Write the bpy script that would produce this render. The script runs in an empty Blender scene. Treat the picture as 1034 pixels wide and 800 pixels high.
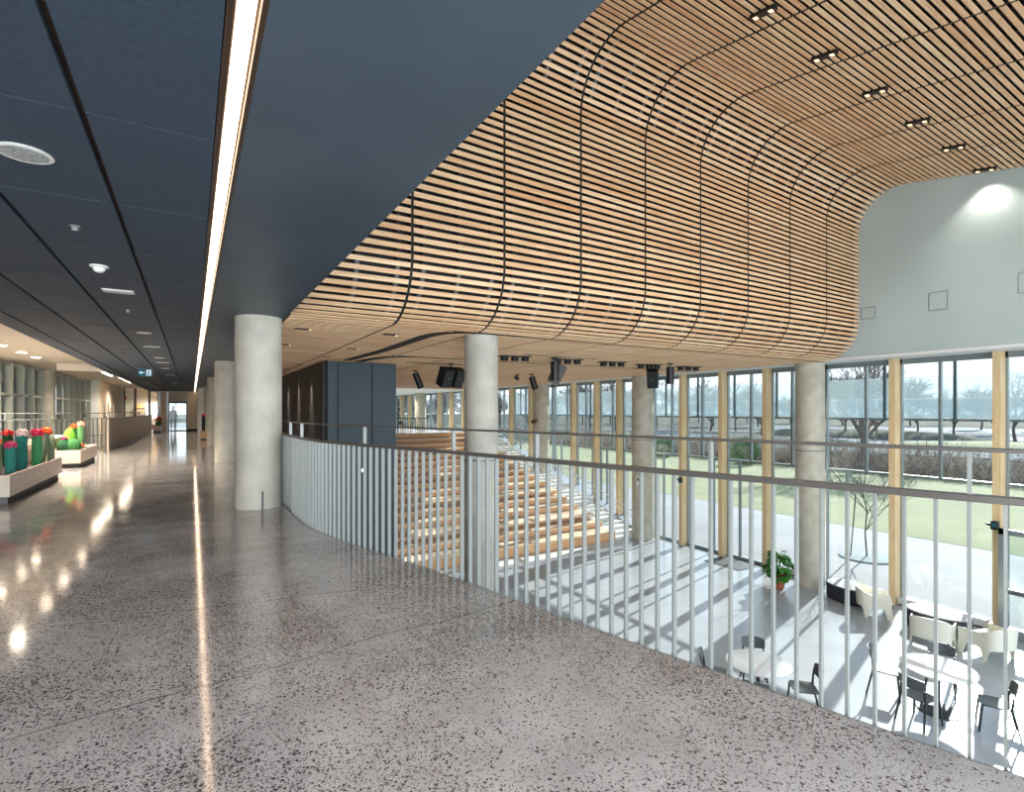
import bpy, bmesh, math, random
from mathutils import Vector, Matrix
R=math.radians; PI=math.pi
rnd=random.Random(7)
SC=bpy.context.scene; COL=SC.collection
L=-3.7          # lower floor
ZC=2.8          # corridor ceiling / soffit

# ------------------------------------------------------------------ helpers
def lin(c):
    return tuple(((v/12.92) if v<=0.04045 else ((v+0.055)/1.055)**2.4) for v in [x/255 for x in c])
class MB:
    def __init__(s): s.v=[]; s.f=[]; s.t=[]; s.smooth=False
    def add(s,vs,fs,t=0.5):
        b=len(s.v); s.v.extend([tuple(v) for v in vs]); s.f.extend([tuple(i+b for i in f) for f in fs]); s.t.extend([t]*len(fs)); return s
    def box(s,x0,x1,y0,y1,z0,z1,t=0.5):
        vs=[(x,y,z) for z in (z0,z1) for y in (y0,y1) for x in (x0,x1)]
        return s.add(vs,[(0,2,3,1),(4,5,7,6),(0,1,5,4),(2,6,7,3),(0,4,6,2),(1,3,7,5)],t)
    def hexa(s,a,b,t=0.5):
        # a, b: two quads (4 pts each), joined
        vs=list(a)+list(b)
        return s.add(vs,[(0,1,2,3),(7,6,5,4),(0,4,5,1),(1,5,6,2),(2,6,7,3),(3,7,4,0)],t)
    def obox(s,c,u,v,w,t=0.5):
        c,u,v,w=map(Vector,(c,u,v,w))
        vs=[c+u*i+v*j+w*k for k in(-1,1) for j in(-1,1) for i in(-1,1)]
        return s.add(vs,[(0,2,3,1),(4,5,7,6),(0,1,5,4),(2,6,7,3),(0,4,6,2),(1,3,7,5)],t)
    def prism(s,poly,z0,z1,t=0.5):
        n=len(poly)
        vs=[(x,y,z0) for x,y in poly]+[(x,y,z1) for x,y in poly]
        fs=[tuple(range(n))[::-1],tuple(range(n,2*n))]+[(i,(i+1)%n,n+(i+1)%n,n+i) for i in range(n)]
        return s.add(vs,fs,t)
    def tube(s,pts,r,seg=8,t=0.5,flat=None):
        pts=[Vector(p) for p in pts]; n=len(pts); rs=r if isinstance(r,(list,tuple)) else [r]*n
        vs=[]; 
        for i,p in enumerate(pts):
            d=(pts[min(i+1,n-1)]-pts[max(i-1,0)]).normalized()
            a=Vector((0,0,1)) if abs(d.z)<0.95 else Vector((1,0,0))
            u=d.cross(a).normalized(); w=u.cross(d).normalized()
            for k in range(seg):
                q=2*PI*(k+.5)/seg
                if flat: vs.append(p+u*math.cos(q)*flat[0]*1.414+w*math.sin(q)*flat[1]*1.414)
                else: vs.append(p+u*math.cos(q)*rs[i]+w*math.sin(q)*rs[i])
        fs=[(i*seg+k,i*seg+(k+1)%seg,(i+1)*seg+(k+1)%seg,(i+1)*seg+k) for i in range(n-1) for k in range(seg)]
        fs+= [tuple(range(seg))[::-1],tuple((n-1)*seg+k for k in range(seg))]
        return s.add(vs,fs,t)
    def lathe(s,prof,c=(0,0,0),seg=32,t=0.5,lobes=0,amp=0):
        vs=[];n=len(prof)
        for r,z in prof:
            for k in range(seg):
                q=2*PI*k/seg; rr=r*(1+amp*math.cos(lobes*q)) if lobes else r
                vs.append((c[0]+rr*math.cos(q),c[1]+rr*math.sin(q),c[2]+z))
        fs=[(i*seg+k,i*seg+(k+1)%seg,(i+1)*seg+(k+1)%seg,(i+1)*seg+k) for i in range(n-1) for k in range(seg)]
        fs+=[tuple(range(seg))[::-1],tuple((n-1)*seg+k for k in range(seg))]
        return s.add(vs,fs,t)
    def ball(s,c,r,sx=1,sy=1,sz=1,seg=12,t=0.5):
        n=8; prof=[(max(1e-4,math.sin(PI*i/n)),-math.cos(PI*i/n)) for i in range(n+1)]
        vs=[];
        for a,z in prof:
            for k in range(seg):
                q=2*PI*k/seg; vs.append((c[0]+r*sx*a*math.cos(q),c[1]+r*sy*a*math.sin(q),c[2]+r*sz*z))
        fs=[(i*seg+k,i*seg+(k+1)%seg,(i+1)*seg+(k+1)%seg,(i+1)*seg+k) for i in range(n) for k in range(seg)]
        return s.add(vs,fs,t)
    def build(s,name,m,parent=None,loc=(0,0,0),smooth=False,bevel=0,kind=None,label=None,angle=40):
        me=bpy.data.meshes.new(name); me.from_pydata(s.v,[],s.f); me.update()
        at=me.attributes.new('tone','FLOAT','FACE'); at.data.foreach_set('value',s.t)
        bm=bmesh.new(); bm.from_mesh(me); bmesh.ops.recalc_face_normals(bm,faces=bm.faces); bm.to_mesh(me); bm.free()
        if smooth:
            me.polygons.foreach_set('use_smooth',[True]*len(me.polygons))
            try: me.set_sharp_from_angle(angle=R(angle))
            except Exception: pass
        me.materials.append(m)
        o=bpy.data.objects.new(name,me); COL.objects.link(o); o.location=loc
        if parent: o.parent=parent
        if bevel:
            b=o.modifiers.new('b','BEVEL'); b.width=bevel; b.segments=2; b.limit_method='ANGLE'
        if kind: o['kind']=kind
        if label: o['label']=label
        return o
def tag(o,label,cat,group=None,kind=None):
    o['label']=label; o['category']=cat
    if group: o['group']=group
    if kind: o['kind']=kind
    return o
def empty(name,loc=(0,0,0),rz=0):
    o=bpy.data.objects.new(name,None); COL.objects.link(o); o.location=loc; o.rotation_euler=(0,0,rz); o.empty_display_size=.1; return o
def thing(name,label,cat,loc=(0,0,0),rz=0,group=None): return tag(empty(name,loc,rz),label,cat,group)
def struct(name,loc=(0,0,0)):
    o=empty(name,loc); o['kind']='structure'; return o
def kids(o): return [c for c in bpy.data.objects if c.parent==o]
def dup(o,loc,rz,label,group=None,kidmap=None):
    ch=kidmap if kidmap is not None else kids(o)
    r=o.copy(); COL.objects.link(r); r.location=loc; r.rotation_euler=(0,0,rz); r['label']=label
    if group: r['group']=group
    for c in ch:
        d=c.copy(); COL.objects.link(d); d.parent=r
        for g in kids(c):
            e=g.copy(); COL.objects.link(e); e.parent=d
    return r

# ------------------------------------------------------------------ materials
def mat(name,col,rough=.5,metal=0,noise=None,bump=None,spec=.5,coat=0,emit=None,tone=None,stretch=None):
    m=bpy.data.materials.new(name); m.use_nodes=True; N=m.node_tree.nodes; K=m.node_tree.links
    b=N['Principled BSDF']; b.inputs['Base Color'].default_value=(*lin(col),1); b.inputs['Roughness'].default_value=rough
    b.inputs['Metallic'].default_value=metal; b.inputs['Specular IOR Level'].default_value=spec; b.inputs['Coat Weight'].default_value=coat
    if emit: b.inputs['Emission Color'].default_value=(*lin(emit[0]),1); b.inputs['Emission Strength'].default_value=emit[1]
    tc=N.new('ShaderNodeTexCoord')
    src=None
    if noise:
        col2,sc,det=noise
        mp=N.new('ShaderNodeMapping'); K.new(tc.outputs['Object'],mp.inputs['Vector'])
        if stretch: mp.inputs['Scale'].default_value=stretch
        nz=N.new('ShaderNodeTexNoise'); nz.inputs['Scale'].default_value=sc; nz.inputs['Detail'].default_value=det; K.new(mp.outputs[0],nz.inputs['Vector'])
        rp=N.new('ShaderNodeValToRGB'); rp.color_ramp.elements[0].position=.35; rp.color_ramp.elements[1].position=.65
        rp.color_ramp.elements[0].color=(*lin(col),1); rp.color_ramp.elements[1].color=(*lin(col2),1)
        K.new(nz.outputs['Fac'],rp.inputs['Fac']); src=rp.outputs['Color']
        K.new(src,b.inputs['Base Color'])
    if tone:
        at=N.new('ShaderNodeAttribute'); at.attribute_name='tone'
        r2=N.new('ShaderNodeValToRGB'); r2.color_ramp.elements[0].color=(*lin(tone[0]),1); r2.color_ramp.elements[1].color=(*lin(tone[1]),1)
        K.new(at.outputs['Fac'],r2.inputs['Fac'])
        if src:
            mx=N.new('ShaderNodeMix'); mx.data_type='RGBA'; mx.blend_type='MULTIPLY'; mx.inputs[0].default_value=1
            K.new(r2.outputs['Color'],mx.inputs[6]); K.new(src,mx.inputs[7]); K.new(mx.outputs[2],b.inputs['Base Color'])
        else: K.new(r2.outputs['Color'],b.inputs['Base Color'])
    if bump:
        nb=N.new('ShaderNodeTexNoise'); nb.inputs['Scale'].default_value=bump[0]; nb.inputs['Detail'].default_value=4
        K.new(tc.outputs['Object'],nb.inputs['Vector'])
        bp=N.new('ShaderNodeBump'); bp.inputs['Strength'].default_value=bump[1]; bp.inputs['Distance'].default_value=.01
        K.new(nb.outputs['Fac'],bp.inputs['Height']); K.new(bp.outputs[0],b.inputs['Normal'])
    return m
def emis(name,col,st):
    m=bpy.data.materials.new(name); m.use_nodes=True; N=m.node_tree.nodes; N.clear()
    e=N.new('ShaderNodeEmission'); e.inputs[0].default_value=(*lin(col),1); e.inputs[1].default_value=st
    o=N.new('ShaderNodeOutputMaterial'); m.node_tree.links.new(e.outputs[0],o.inputs[0]); return m
def clear(name,tint,gl=.06,rough=.02,mixdiff=None):
    m=bpy.data.materials.new(name); m.use_nodes=True; N=m.node_tree.nodes; K=m.node_tree.links; N.clear()
    t=N.new('ShaderNodeBsdfTransparent'); t.inputs[0].default_value=(*tint,1)
    g=N.new('ShaderNodeBsdfGlossy'); g.inputs['Roughness'].default_value=rough
    x=N.new('ShaderNodeMixShader'); x.inputs[0].default_value=gl; K.new(t.outputs[0],x.inputs[1]); K.new(g.outputs[0],x.inputs[2])
    o=N.new('ShaderNodeOutputMaterial'); out=x.outputs[0]
    if mixdiff:
        d=N.new('ShaderNodeBsdfDiffuse'); d.inputs[0].default_value=(*lin(mixdiff[0]),1)
        tl=N.new('ShaderNodeBsdfTranslucent'); tl.inputs[0].default_value=(*lin(mixdiff[0]),1)
        a=N.new('ShaderNodeMixShader'); a.inputs[0].default_value=.5; K.new(d.outputs[0],a.inputs[1]); K.new(tl.outputs[0],a.inputs[2])
        y=N.new('ShaderNodeMixShader'); y.inputs[0].default_value=mixdiff[1]; K.new(out,y.inputs[1]); K.new(a.outputs[0],y.inputs[2]); out=y.outputs[0]
    K.new(out,o.inputs[0]); return m

def terrazzo():
    m=bpy.data.materials.new('polished_aggregate_concrete'); m.use_nodes=True; N=m.node_tree.nodes; K=m.node_tree.links
    b=N['Principled BSDF']; tc=N.new('ShaderNodeTexCoord')
    def noise(sc,det=3,rg=.55):
        n=N.new('ShaderNodeTexNoise'); n.inputs['Scale'].default_value=sc; n.inputs['Detail'].default_value=det; n.inputs['Roughness'].default_value=rg
        K.new(tc.outputs['Object'],n.inputs['Vector']); return n.outputs['Fac']
    def math_(op,a,bv,clamp=False):
        n=N.new('ShaderNodeMath'); n.operation=op; n.use_clamp=clamp
        for i,q in enumerate((a,bv)):
            if hasattr(q,'is_linked'): K.new(q,n.inputs[i])
            elif q is not None: n.inputs[i].default_value=q
        return n.outputs[0]
    def ramp(fac,p0,p1,c0=(0,0,0,1),c1=(1,1,1,1)):
        r=N.new('ShaderNodeValToRGB'); r.color_ramp.elements[0].position=p0; r.color_ramp.elements[1].position=p1
        r.color_ramp.elements[0].color=c0; r.color_ramp.elements[1].color=c1; K.new(fac,r.inputs['Fac']); return r.outputs['Color']
    # distorted coordinates for irregular chips
    dn=N.new('ShaderNodeTexNoise'); dn.inputs['Scale'].default_value=70; K.new(tc.outputs['Object'],dn.inputs['Vector'])
    vm=N.new('ShaderNodeVectorMath'); vm.operation='SCALE'; vm.inputs['Scale'].default_value=.022; K.new(dn.outputs['Color'],vm.inputs[0])
    va=N.new('ShaderNodeVectorMath'); va.operation='ADD'; K.new(tc.outputs['Object'],va.inputs[0]); K.new(vm.outputs[0],va.inputs[1])
    big=ramp(noise(.75,3),.40,.60)           # where the grind exposed more stone
    med=ramp(noise(3.2,3),.3,.7)
    base=N.new('ShaderNodeMix'); base.data_type='RGBA'; base.inputs[6].default_value=(*lin((198,196,197)),1); base.inputs[7].default_value=(*lin((174,171,171)),1); K.new(med,base.inputs[0])
    cur=base.outputs[2]
    fine=N.new('ShaderNodeTexNoise'); fine.inputs['Scale'].default_value=160; fine.inputs['Detail'].default_value=2; K.new(tc.outputs['Object'],fine.inputs['Vector'])
    mx=N.new('ShaderNodeMix'); mx.data_type='RGBA'; mx.blend_type='MULTIPLY'; K.new(cur,mx.inputs[6]); mx.inputs[0].default_value=1
    K.new(ramp(fine.outputs['Fac'],.38,.6,(.68,.67,.66,1),(1.05,1.04,1.03,1)),mx.inputs[7]); cur=mx.outputs[2]
    for sc,th,colr,lo in ((62,.43,(48,44,44),.13),(115,.42,(62,57,56),.28),(45,.28,(116,104,98),.18)):
        v=N.new('ShaderNodeTexVoronoi'); v.inputs['Scale'].default_value=sc; K.new(va.outputs[0],v.inputs['Vector'])
        sep=N.new('ShaderNodeSeparateColor'); K.new(v.outputs['Color'],sep.inputs[0])
        dens=math_('ADD',math_('MULTIPLY',big,.60),lo)
        on=math_('LESS_THAN',sep.outputs[0],dens)
        sz=math_('ADD',math_('MULTIPLY',sep.outputs[1],.22),th-.14)
        inside=math_('LESS_THAN',v.outputs['Distance'],sz)
        fac=math_('MULTIPLY',math_('MULTIPLY',on,inside),.93)
        mm=N.new('ShaderNodeMix'); mm.data_type='RGBA'; K.new(fac,mm.inputs[0]); K.new(cur,mm.inputs[6]); mm.inputs[7].default_value=(*lin(colr),1); cur=mm.outputs[2]
    # saw-cut control joints across the floor, slightly bowed
    sx=N.new('ShaderNodeSeparateXYZ'); K.new(tc.outputs['Object'],sx.inputs[0])
    wob=math_('MULTIPLY',math_('SUBTRACT',noise(.8,1),.5),.35)
    for a,c0,w in ((.12,3.18,.006),(-.17,4.45,.0045),(.05,7.6,.006),(.02,12.2,.008),(0.0,16.9,.01),(0.03,24.,.012)):
        yy=math_('ADD',math_('MULTIPLY',sx.outputs[0],-a),sx.outputs[1])
        dd=math_('ABSOLUTE',math_('ADD',math_('SUBTRACT',yy,c0),wob),None)
        f=math_('MULTIPLY',math_('LESS_THAN',dd,w),.72)
        mm=N.new('ShaderNodeMix'); mm.data_type='RGBA'; K.new(f,mm.inputs[0]); K.new(cur,mm.inputs[6]); mm.inputs[7].default_value=(*lin((70,64,62)),1); cur=mm.outputs[2]
    K.new(cur,b.inputs['Base Color'])
    K.new(ramp(noise(2.2,4),.3,.75,(.06,)*3+(1,),(.13,)*3+(1,)),b.inputs['Roughness'])
    b.inputs['Specular IOR Level'].default_value=.6
    bp=N.new('ShaderNodeBump'); bp.inputs['Strength'].default_value=.04; bp.inputs['Distance'].default_value=.004
    K.new(noise(9,4),bp.inputs['Height']); K.new(bp.outputs[0],b.inputs['Normal'])
    return m

M={}
M['terrazzo']=terrazzo()
M['lowfloor']=mat('polished_grey_concrete',(168,174,180),.2,noise=((156,163,170),.8,4),bump=(3,.03),spec=.5)
M['concrete']=mat('cast_concrete',(186,184,173),.7,noise=((165,164,154),2.6,14),bump=(40,.2))
M['concrete_warm']=mat('cast_concrete_light',(194,190,176),.7,noise=((172,168,152),2.6,14),bump=(40,.2))
M['tile']=mat('slate_acoustic_tile',(54,70,86),.7,noise=((45,60,76),30,3),bump=(220,.2))
M['gyp_dark']=mat('slate_painted_board',(72,86,98),.5,noise=((64,78,90),1.2,3),bump=(2,.05))
M['black']=mat('matt_black',(17,17,18),.7)
M['gapbrown']=mat('bronze_ceiling_grid',(72,54,44),.6)
M['dark_brown']=mat('dark_bronze_channel',(62,44,32),.45)
M['slat']=mat('larch_slat',(250,250,250),.5,noise=((226,212,202),5,5),tone=((226,178,132),(250,222,182)),stretch=(.35,6,6))
M['bracket']=mat('galvanised_bracket',(88,94,96),.6)
M['white']=mat('white_paint',(222,224,222),.6,bump=(30,.03))
M['bulk']=mat('white_bulkhead',(180,196,196),.75,noise=((174,190,190),.6,2))
M['cream']=mat('cream_plaster',(226,212,190),.8,noise=((216,200,178),.6,2))
M['warmwhite']=mat('warm_white_plaster',(236,226,208),.7)
M['rail']=mat('powder_coated_steel',(134,139,137),.4,metal=.35,spec=.6)
M['railtop']=mat('brushed_bronze_steel',(92,89,86),.35,metal=.3)
M['glulam']=mat('glulam_timber',(230,206,164),.5,noise=((212,182,134),3,5),stretch=(6,6,.4))
M['alu']=mat('anodised_aluminium',(150,160,164),.35,metal=.6)
M['aludark']=mat('dark_teal_steel',(92,112,118),.5,metal=.3)
M['doorglass']=clear('clear_door_glass',(.9,.95,.96),.008)
M['glass']=clear('clear_glazing',(.93,.97,.97),.05)
M['frit']=clear('fritted_glass',(.94,.97,.98),.05,.1,((190,206,212),.26))
M['frit2']=clear('fritted_glass_dense',(.93,.96,.98),.05,.1,((186,194,202),.26))
M['bench']=mat('oiled_timber_bench',(228,184,138),.45,noise=((212,164,118),3,5),stretch=(.3,6,6))
M['benchtop']=mat('pale_timber_tread',(240,222,198),.45,noise=((228,206,178),3,5),stretch=(.3,6,6))
M['slatebox']=mat('slate_blue_panel',(54,72,84),.5,noise=((48,66,77),1.0,3))
M['ebony']=mat('dark_stained_timber',(38,30,27),.55,noise=((27,21,19),4,5),stretch=(8,8,.3))
M['device']=mat('black_equipment',(26,27,29),.45)
M['devgrey']=mat('grey_equipment',(92,96,98),.4,metal=.4)
M['tabletop']=mat('white_laminate',(214,216,216),.3)
M['chair']=mat('charcoal_ply_seat',(84,90,92),.45)
M['chairleg']=mat('charcoal_steel_leg',(42,46,48),.4,metal=.4)
M['plastic']=mat('ivory_plastic',(228,226,210),.38)
M['ott']=mat('charcoal_felt',(54,56,68),.95,bump=(200,.2))
M['otttop']=mat('light_grey_felt',(190,192,198),.95,bump=(200,.2))
M['leaf']=mat('glossy_leaf',(64,130,44),.4,noise=((38,98,30),9,3))
M['terracotta']=mat('terracotta_pot',(176,102,72),.8)
M['soil']=mat('dark_soil',(52,38,32),.95,bump=(60,.5))
M['planter']=mat('pale_laminated_timber',(212,200,186),.6,noise=((200,187,172),3,4),stretch=(1,1,10))
M['grass']=mat('lawn_green',(106,110,76),.95,noise=((120,122,86),.35,6),bump=(30,.4))
M['pave']=mat('pale_concrete_paving',(128,129,132),.85,noise=((118,119,123),.5,5))
M['pond']=mat('pond_water',(72,84,92),.8,noise=((102,112,118),.08,4),spec=.05)
M['snow']=mat('pale_gravel_track',(116,118,120),.95,noise=((88,90,90),.1,5),spec=.05)
M['field']=mat('winter_field',(92,92,80),.95,noise=((62,66,64),.09,8),spec=.05)
M['twig']=mat('bare_twig',(88,80,78),.9,noise=((106,96,90),2,3))
M['bark']=mat('bark_grey',(92,88,86),.9)
M['mulch']=mat('tree_pit_gravel',(120,130,132),.95,noise=((150,158,158),14,4),bump=(40,.6))
M['led']=emis('warm_led_diffuser',(255,220,186),5.5)
M['down']=emis('warm_downlight_lens',(255,232,205),22)
M['spotlens']=emis('warm_spot_lens',(255,214,160),2)
M['softlens']=emis('soft_spot_lens',(255,214,160),2.2)
M['signblue']=emis('exit_sign_face',(60,120,145),.3)
M['signwhite']=emis('exit_sign_pictogram',(225,245,250),.6)
M['red']=mat('red_enamel',(190,40,45),.5)
M['picture']=mat('framed_print',(238,228,218),.6,noise=((205,180,160),4,4))

# ------------------------------------------------------------------ upper floor slab
edge=[(5.1,-5.0),(4.0,-2.0),(3.35,-.6),(2.98,.2),(2.76,.76),(2.6,1.34),(2.41,2.05),(2.24,2.72),(2.07,3.45),(1.92,4.1),(1.68,4.99),(1.40,5.94),(1.24,6.71),(1.175,7.5),(1.17,8.3),(1.17,9.5)]
def cr(P,n=6):
    out=[]
    for i in range(len(P)-1):
        p0,p1,p2,p3=P[max(i-1,0)],P[i],P[i+1],P[min(i+2,len(P)-1)]
        for k in range(n):
            t=k/n
            out.append(tuple(.5*((2*p1[j])+(-p0[j]+p2[j])*t+(2*p0[j]-5*p1[j]+4*p2[j]-p3[j])*t*t+(-p0[j]+3*p1[j]-3*p2[j]+p3[j])*t**3) for j in range(len(p1))))
    out.append(tuple(P[-1])); return out
E_=cr(edge,5)
poly=E_+[(1.17,45.5),(1.17,52),(-2.6,52),(-2.6,46),(-2.25,41.6),(-2.62,24.2),(-4.85,20.8),(-9,18.5),(-9,-5)]
fl=MB().prism(poly,-.55,0).build('floor',M['terrazzo'],kind='structure')
st=fl.data
bm=bmesh.new(); bm.from_mesh(st); bmesh.ops.triangulate(bm,faces=[f for f in bm.faces if len(f.verts)>4]); bm.to_mesh(st); bm.free()
# lower hall floor and the raised terrace on top of the bleachers
MB().box(-9,16.4,-6,52,L-.3,L).build('floor',M['lowfloor'],kind='structure')
MB().box(1.6,16.4,28.3,52,-.35,-.02).build('floor',M['lowfloor'],kind='structure')

# ------------------------------------------------------------------ dark corridor ceiling
ce=struct('ceiling')
tl=MB(); xs=[-2.6,-2.27,-1.66,-1.05,-.44,.112]; 
y0=3.13-1.285*6
k=0
while y0<45:
    for i in range(5):
        tl.box(xs[i]+(.016 if i else 0),xs[i+1]-.016,y0+.006,y0+1.279,ZC,ZC+.04)
    y0+=1.285
tl.build('tile',M['tile'],ce)
bk=MB().box(-2.6,.10,-5,45,ZC+.05,7.9)
bk.build('backing',M['gapbrown'],ce)
g=MB().box(.225,1.19,-5,45,ZC,7.9).build('painted_board',M['gyp_dark'],ce)
ch=MB(); ch.box(.10,.112,-5,45,ZC-.002,ZC+.05); ch.box(.112,.125,-5,45,ZC-.0,ZC+.06); ch.box(.205,.225,-5,45,ZC-.0,ZC+.06); ch.box(.112,.225,-5,45,ZC+.06,ZC+.08)
ch.build('light_channel',M['dark_brown'],ce)
led=thing('linear_ceiling_light','long warm white linear light recessed along the dark corridor ceiling','light',(.165,20,ZC+.05))
y=3.13-2.57*3
while y<44.5:
    MB().box(-.030,.030,y+.008-20,min(y+2.562,44.9)-20,-.012,.005).build('diffuser',M['led'],led)
    y+=2.57

# ------------------------------------------------------------------ left pale ceiling and bits
MB().box(-9,-2.6,-5,46,3.02,3.3).build('ceiling',M['warmwhite'],kind='structure')
MB().box(-3.9,-2.62,23.2,23.5,2.78,3.02).build('trim_1',M['warmwhite'],kind='structure')
dl=[(-4.0,15.8),(-4.0,17.6),(-4.0,19.4),(-4.0,21.0),(-2.87,13.7),(-2.87,16.0),(-2.87,18.0),(-2.87,20.6)]
names=['nearest in the outer row','second in the outer row','third in the outer row','farthest in the outer row','nearest beside the dark ceiling edge','second beside the dark ceiling edge','third beside the dark ceiling edge','farthest beside the dark ceiling edge']
for (x,y),n in zip(dl,names):
    t=thing('recessed_downlight','round warm recessed downlight in the pale ceiling, '+n,'light',(x,y,3.02),0,'downlights in the pale ceiling')
    MB().lathe([(.12,-.004),(.13,-.006),(.13,0),(.1,.0)],seg=20).build('trim_ring',M['white'],t,smooth=True)
    MB().lathe([(.105,-.008),(.105,-.003)],seg=20).build('lens',M['down'],t)
for j,(x,y,n,lab) in enumerate([(-3.15,24.5,8,'row of small warm lamps in the pale ceiling over the stair guard'),(-2.95,31.5,8,'farther row of small warm lamps in the pale ceiling')]):
    t=thing('ceiling_lamp_row',lab,'light',(x,y,3.02))
    MB().box(-.07,.07,-.1,n*.75,-.012,0).build('housing',M['white'],t)
    for i in range(n): MB().box(-.05,.05,i*.75,i*.75+.42,-.02,-.012).build('lens',M['down'],t)

# curtain walls of the left void: fins, glass and dark room behind
def finwall(name,p,q,n,z0,z1):
    w=struct(name); P=Vector((*p,0)); Q=Vector((*q,0)); d=(Q-P); ln=d.length; d.normalize(); nrm=Vector((-d.y,d.x,0))
    if nrm.x<0: nrm=-nrm
    f=MB()
    for i in range(n+1):
        c=P+d*ln*i/n; f.obox((c.x,c.y,(z0+z1)/2),d*.05,nrm*.10,(0,0,(z1-z0)/2))
    for z in (z0+.05,1.95,z1-.06): f.obox(((P+Q)/2+Vector((0,0,z)))[:],d*ln/2,nrm*.07,(0,0,.04))
    f.build('frame',M['alu2'],w)
    MB().obox(((P+Q)/2-nrm*.05+Vector((0,0,(z0+z1)/2)))[:],d*ln/2,nrm*.01,(0,0,(z1-z0)/2)).build('pane',M['glass'],w)
M['alu2']=mat('pale_grey_fins',(168,174,164),.5,metal=.15)
finwall('window_1',(-5.3,17.5),(-4.95,26.6),8,L,3.0)
finwall('window_2',(-5.0,27.6),(-4.6,35.0),7,L,3.0)
tag(MB().lathe([(.33,L),(.33,3.0)],(-4.95,27.15,0),24).build('concrete_column',M['concrete'],smooth=True),'round concrete column between the two finned glass walls on the left','column')
MB().box(-5.2,-4.2,35.0,35.4,L,3.02).build('wall_left',M['white'],kind='structure')
MB().box(-4.35,-4.1,35.4,46,L,3.02).build('wall_left',M['cream'],kind='structure')
MB().box(-9.2,-9,-5,52,L,3.3).build('wall_left',M['greyroom'] if 'greyroom' in M else M['gyp_dark'],kind='structure')
# prints on the cream wall
for i,(y,z,w,h) in enumerate([(36.6,1.35,.7,1.0),(38.2,1.35,.9,1.0),(40.4,1.35,.9,1.0)]):
    t=thing('framed_print',['pale framed print on the cream wall, nearest of three','pale framed print on the cream wall, middle of three','pale framed print on the cream wall, farthest of three'][i],'picture',(-4.09,y,z))
    MB().box(0,.03,-w/2,w/2,-h/2,h/2).build('frame',M['white'],t)
    MB().box(.03,.034,-w/2+.06,w/2-.06,-h/2+.06,h/2-.06).build('print',M['picture'],t)

# end wall with the glazed door
ew=struct('wall_end')
for b_ in ((-2.0,-1.43,0,ZC),(-.31,1.3,0,ZC),(-1.43,-.31,2.02,ZC)):
    MB().box(b_[0],b_[1],44.8,45.0,b_[2],b_[3]).build('wall_panel',M['cream'],ew)
MB().box(-.31,1.2,44.76,44.8,0,.12).build('baseboard_end',M['black'],kind='structure')
do=struct('door_1')
f=MB(); 
for a,b_,c,d in ((-1.45,-1.37,0,2.05),(-.37,-.29,0,2.05),(-1.45,-.29,1.94,2.08),(-1.0,-.95,0,1.95),(-1.45,-.29,0,.06)): f.box(a,b_,44.74,44.82,c,d)
f.build('frame',M['aludark'],do)
MB().box(-1.4,-.32,44.77,44.785,.05,1.95).build('pane',M['doorglass'],do)
MB().tube([(-1.05,44.7,.8),(-1.05,44.7,1.3)],.015).build('pull_handle',M['alu'],do)
f=MB()
for a,b_ in ((-1.98,-1.92),(-1.52,-1.45)): f.box(a,b_,44.66,44.76,0,2.8)
f.build('trim_2',M['alu'],kind='structure')
MB().box(-2.6,3,45.0,75,-.6,-.02).build('exterior_terrace',M['pave'],kind='structure')
# glazed shopfront deep on the left
sf=struct('window_3')
f=MB()
for x in (-4.1,-3.45,-2.62,-2.05): f.box(x-.07,x+.07,46.0,46.2,-.3,ZC+.2)
f.box(-4.1,-2.05,46,46.2,-.35,-.2); f.build('frame',M['dark_brown'],sf)
MB().box(-4.05,-2.1,46.08,46.09,-.2,2.9).build('pane',M['glass'],sf)
MB().box(-7,-1.9,50,50.2,-.6,3.3).build('wall_back',M['warmwhite'],kind='structure')
MB().box(-7,-2.0,46,50,-.6,-.35).build('floor',M['lowfloor'],kind='structure')
MB().box(-7,-1.9,46,50.2,3.1,3.3).build('ceiling',M['warmwhite'],kind='structure')
t=thing('display_shelf','tall timber display shelf with goods behind the far shopfront','shelf',(-2.9,49.2,-.35))
MB().box(-.75,.75,0,.4,0,2.3).box(-.8,.8,-.02,.02,0,.05).build('carcass',M['bench'],t)
for z in (.5,1.0,1.5,2.0):
    MB().box(-.7,.7,-.1,0,z,z+.03).build('shelf',M['benchtop'],t)
cols=[(200,80,60),(230,220,200),(90,110,120),(220,180,60)]
for i in range(12):
    z=.53+.5*(i%4)+.08; x=-.6+.42*(i//4)+.05
    mm=M.setdefault('g%d'%(i%4),mat('goods_%d'%(i%4),cols[i%4],.6))
    o=MB().box(-.08,.08,-.04,.04,-.08,.1).build('boxed_goods',mm,loc=(-2.9+x,49.15,-.35+z)); tag(o,'small boxed goods on the tall display shelf behind the shopfront','box','boxed goods on the display shelf')
t=thing('fire_alarm','small red fire alarm beside the far shopfront','alarm',(-4.0,45.9,2.3)); 
MB().box(-.06,.06,0,.06,-.1,.1).build('body',M['red'],t,bevel=.01); MB().lathe([(.04,0),(.03,.03)],(0,0,.1),12).build('beacon',M['red'],t)
# stair void below the rail
MB().box(-5.0,-2.9,26,33,-2.6,-2.45).build('trim_3',M['cream'],kind='structure')
# white partition on the right near the far end
MB().box(.32,.6,36.9,43,0,ZC).build('wall_right',M['white'],kind='structure')

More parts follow.
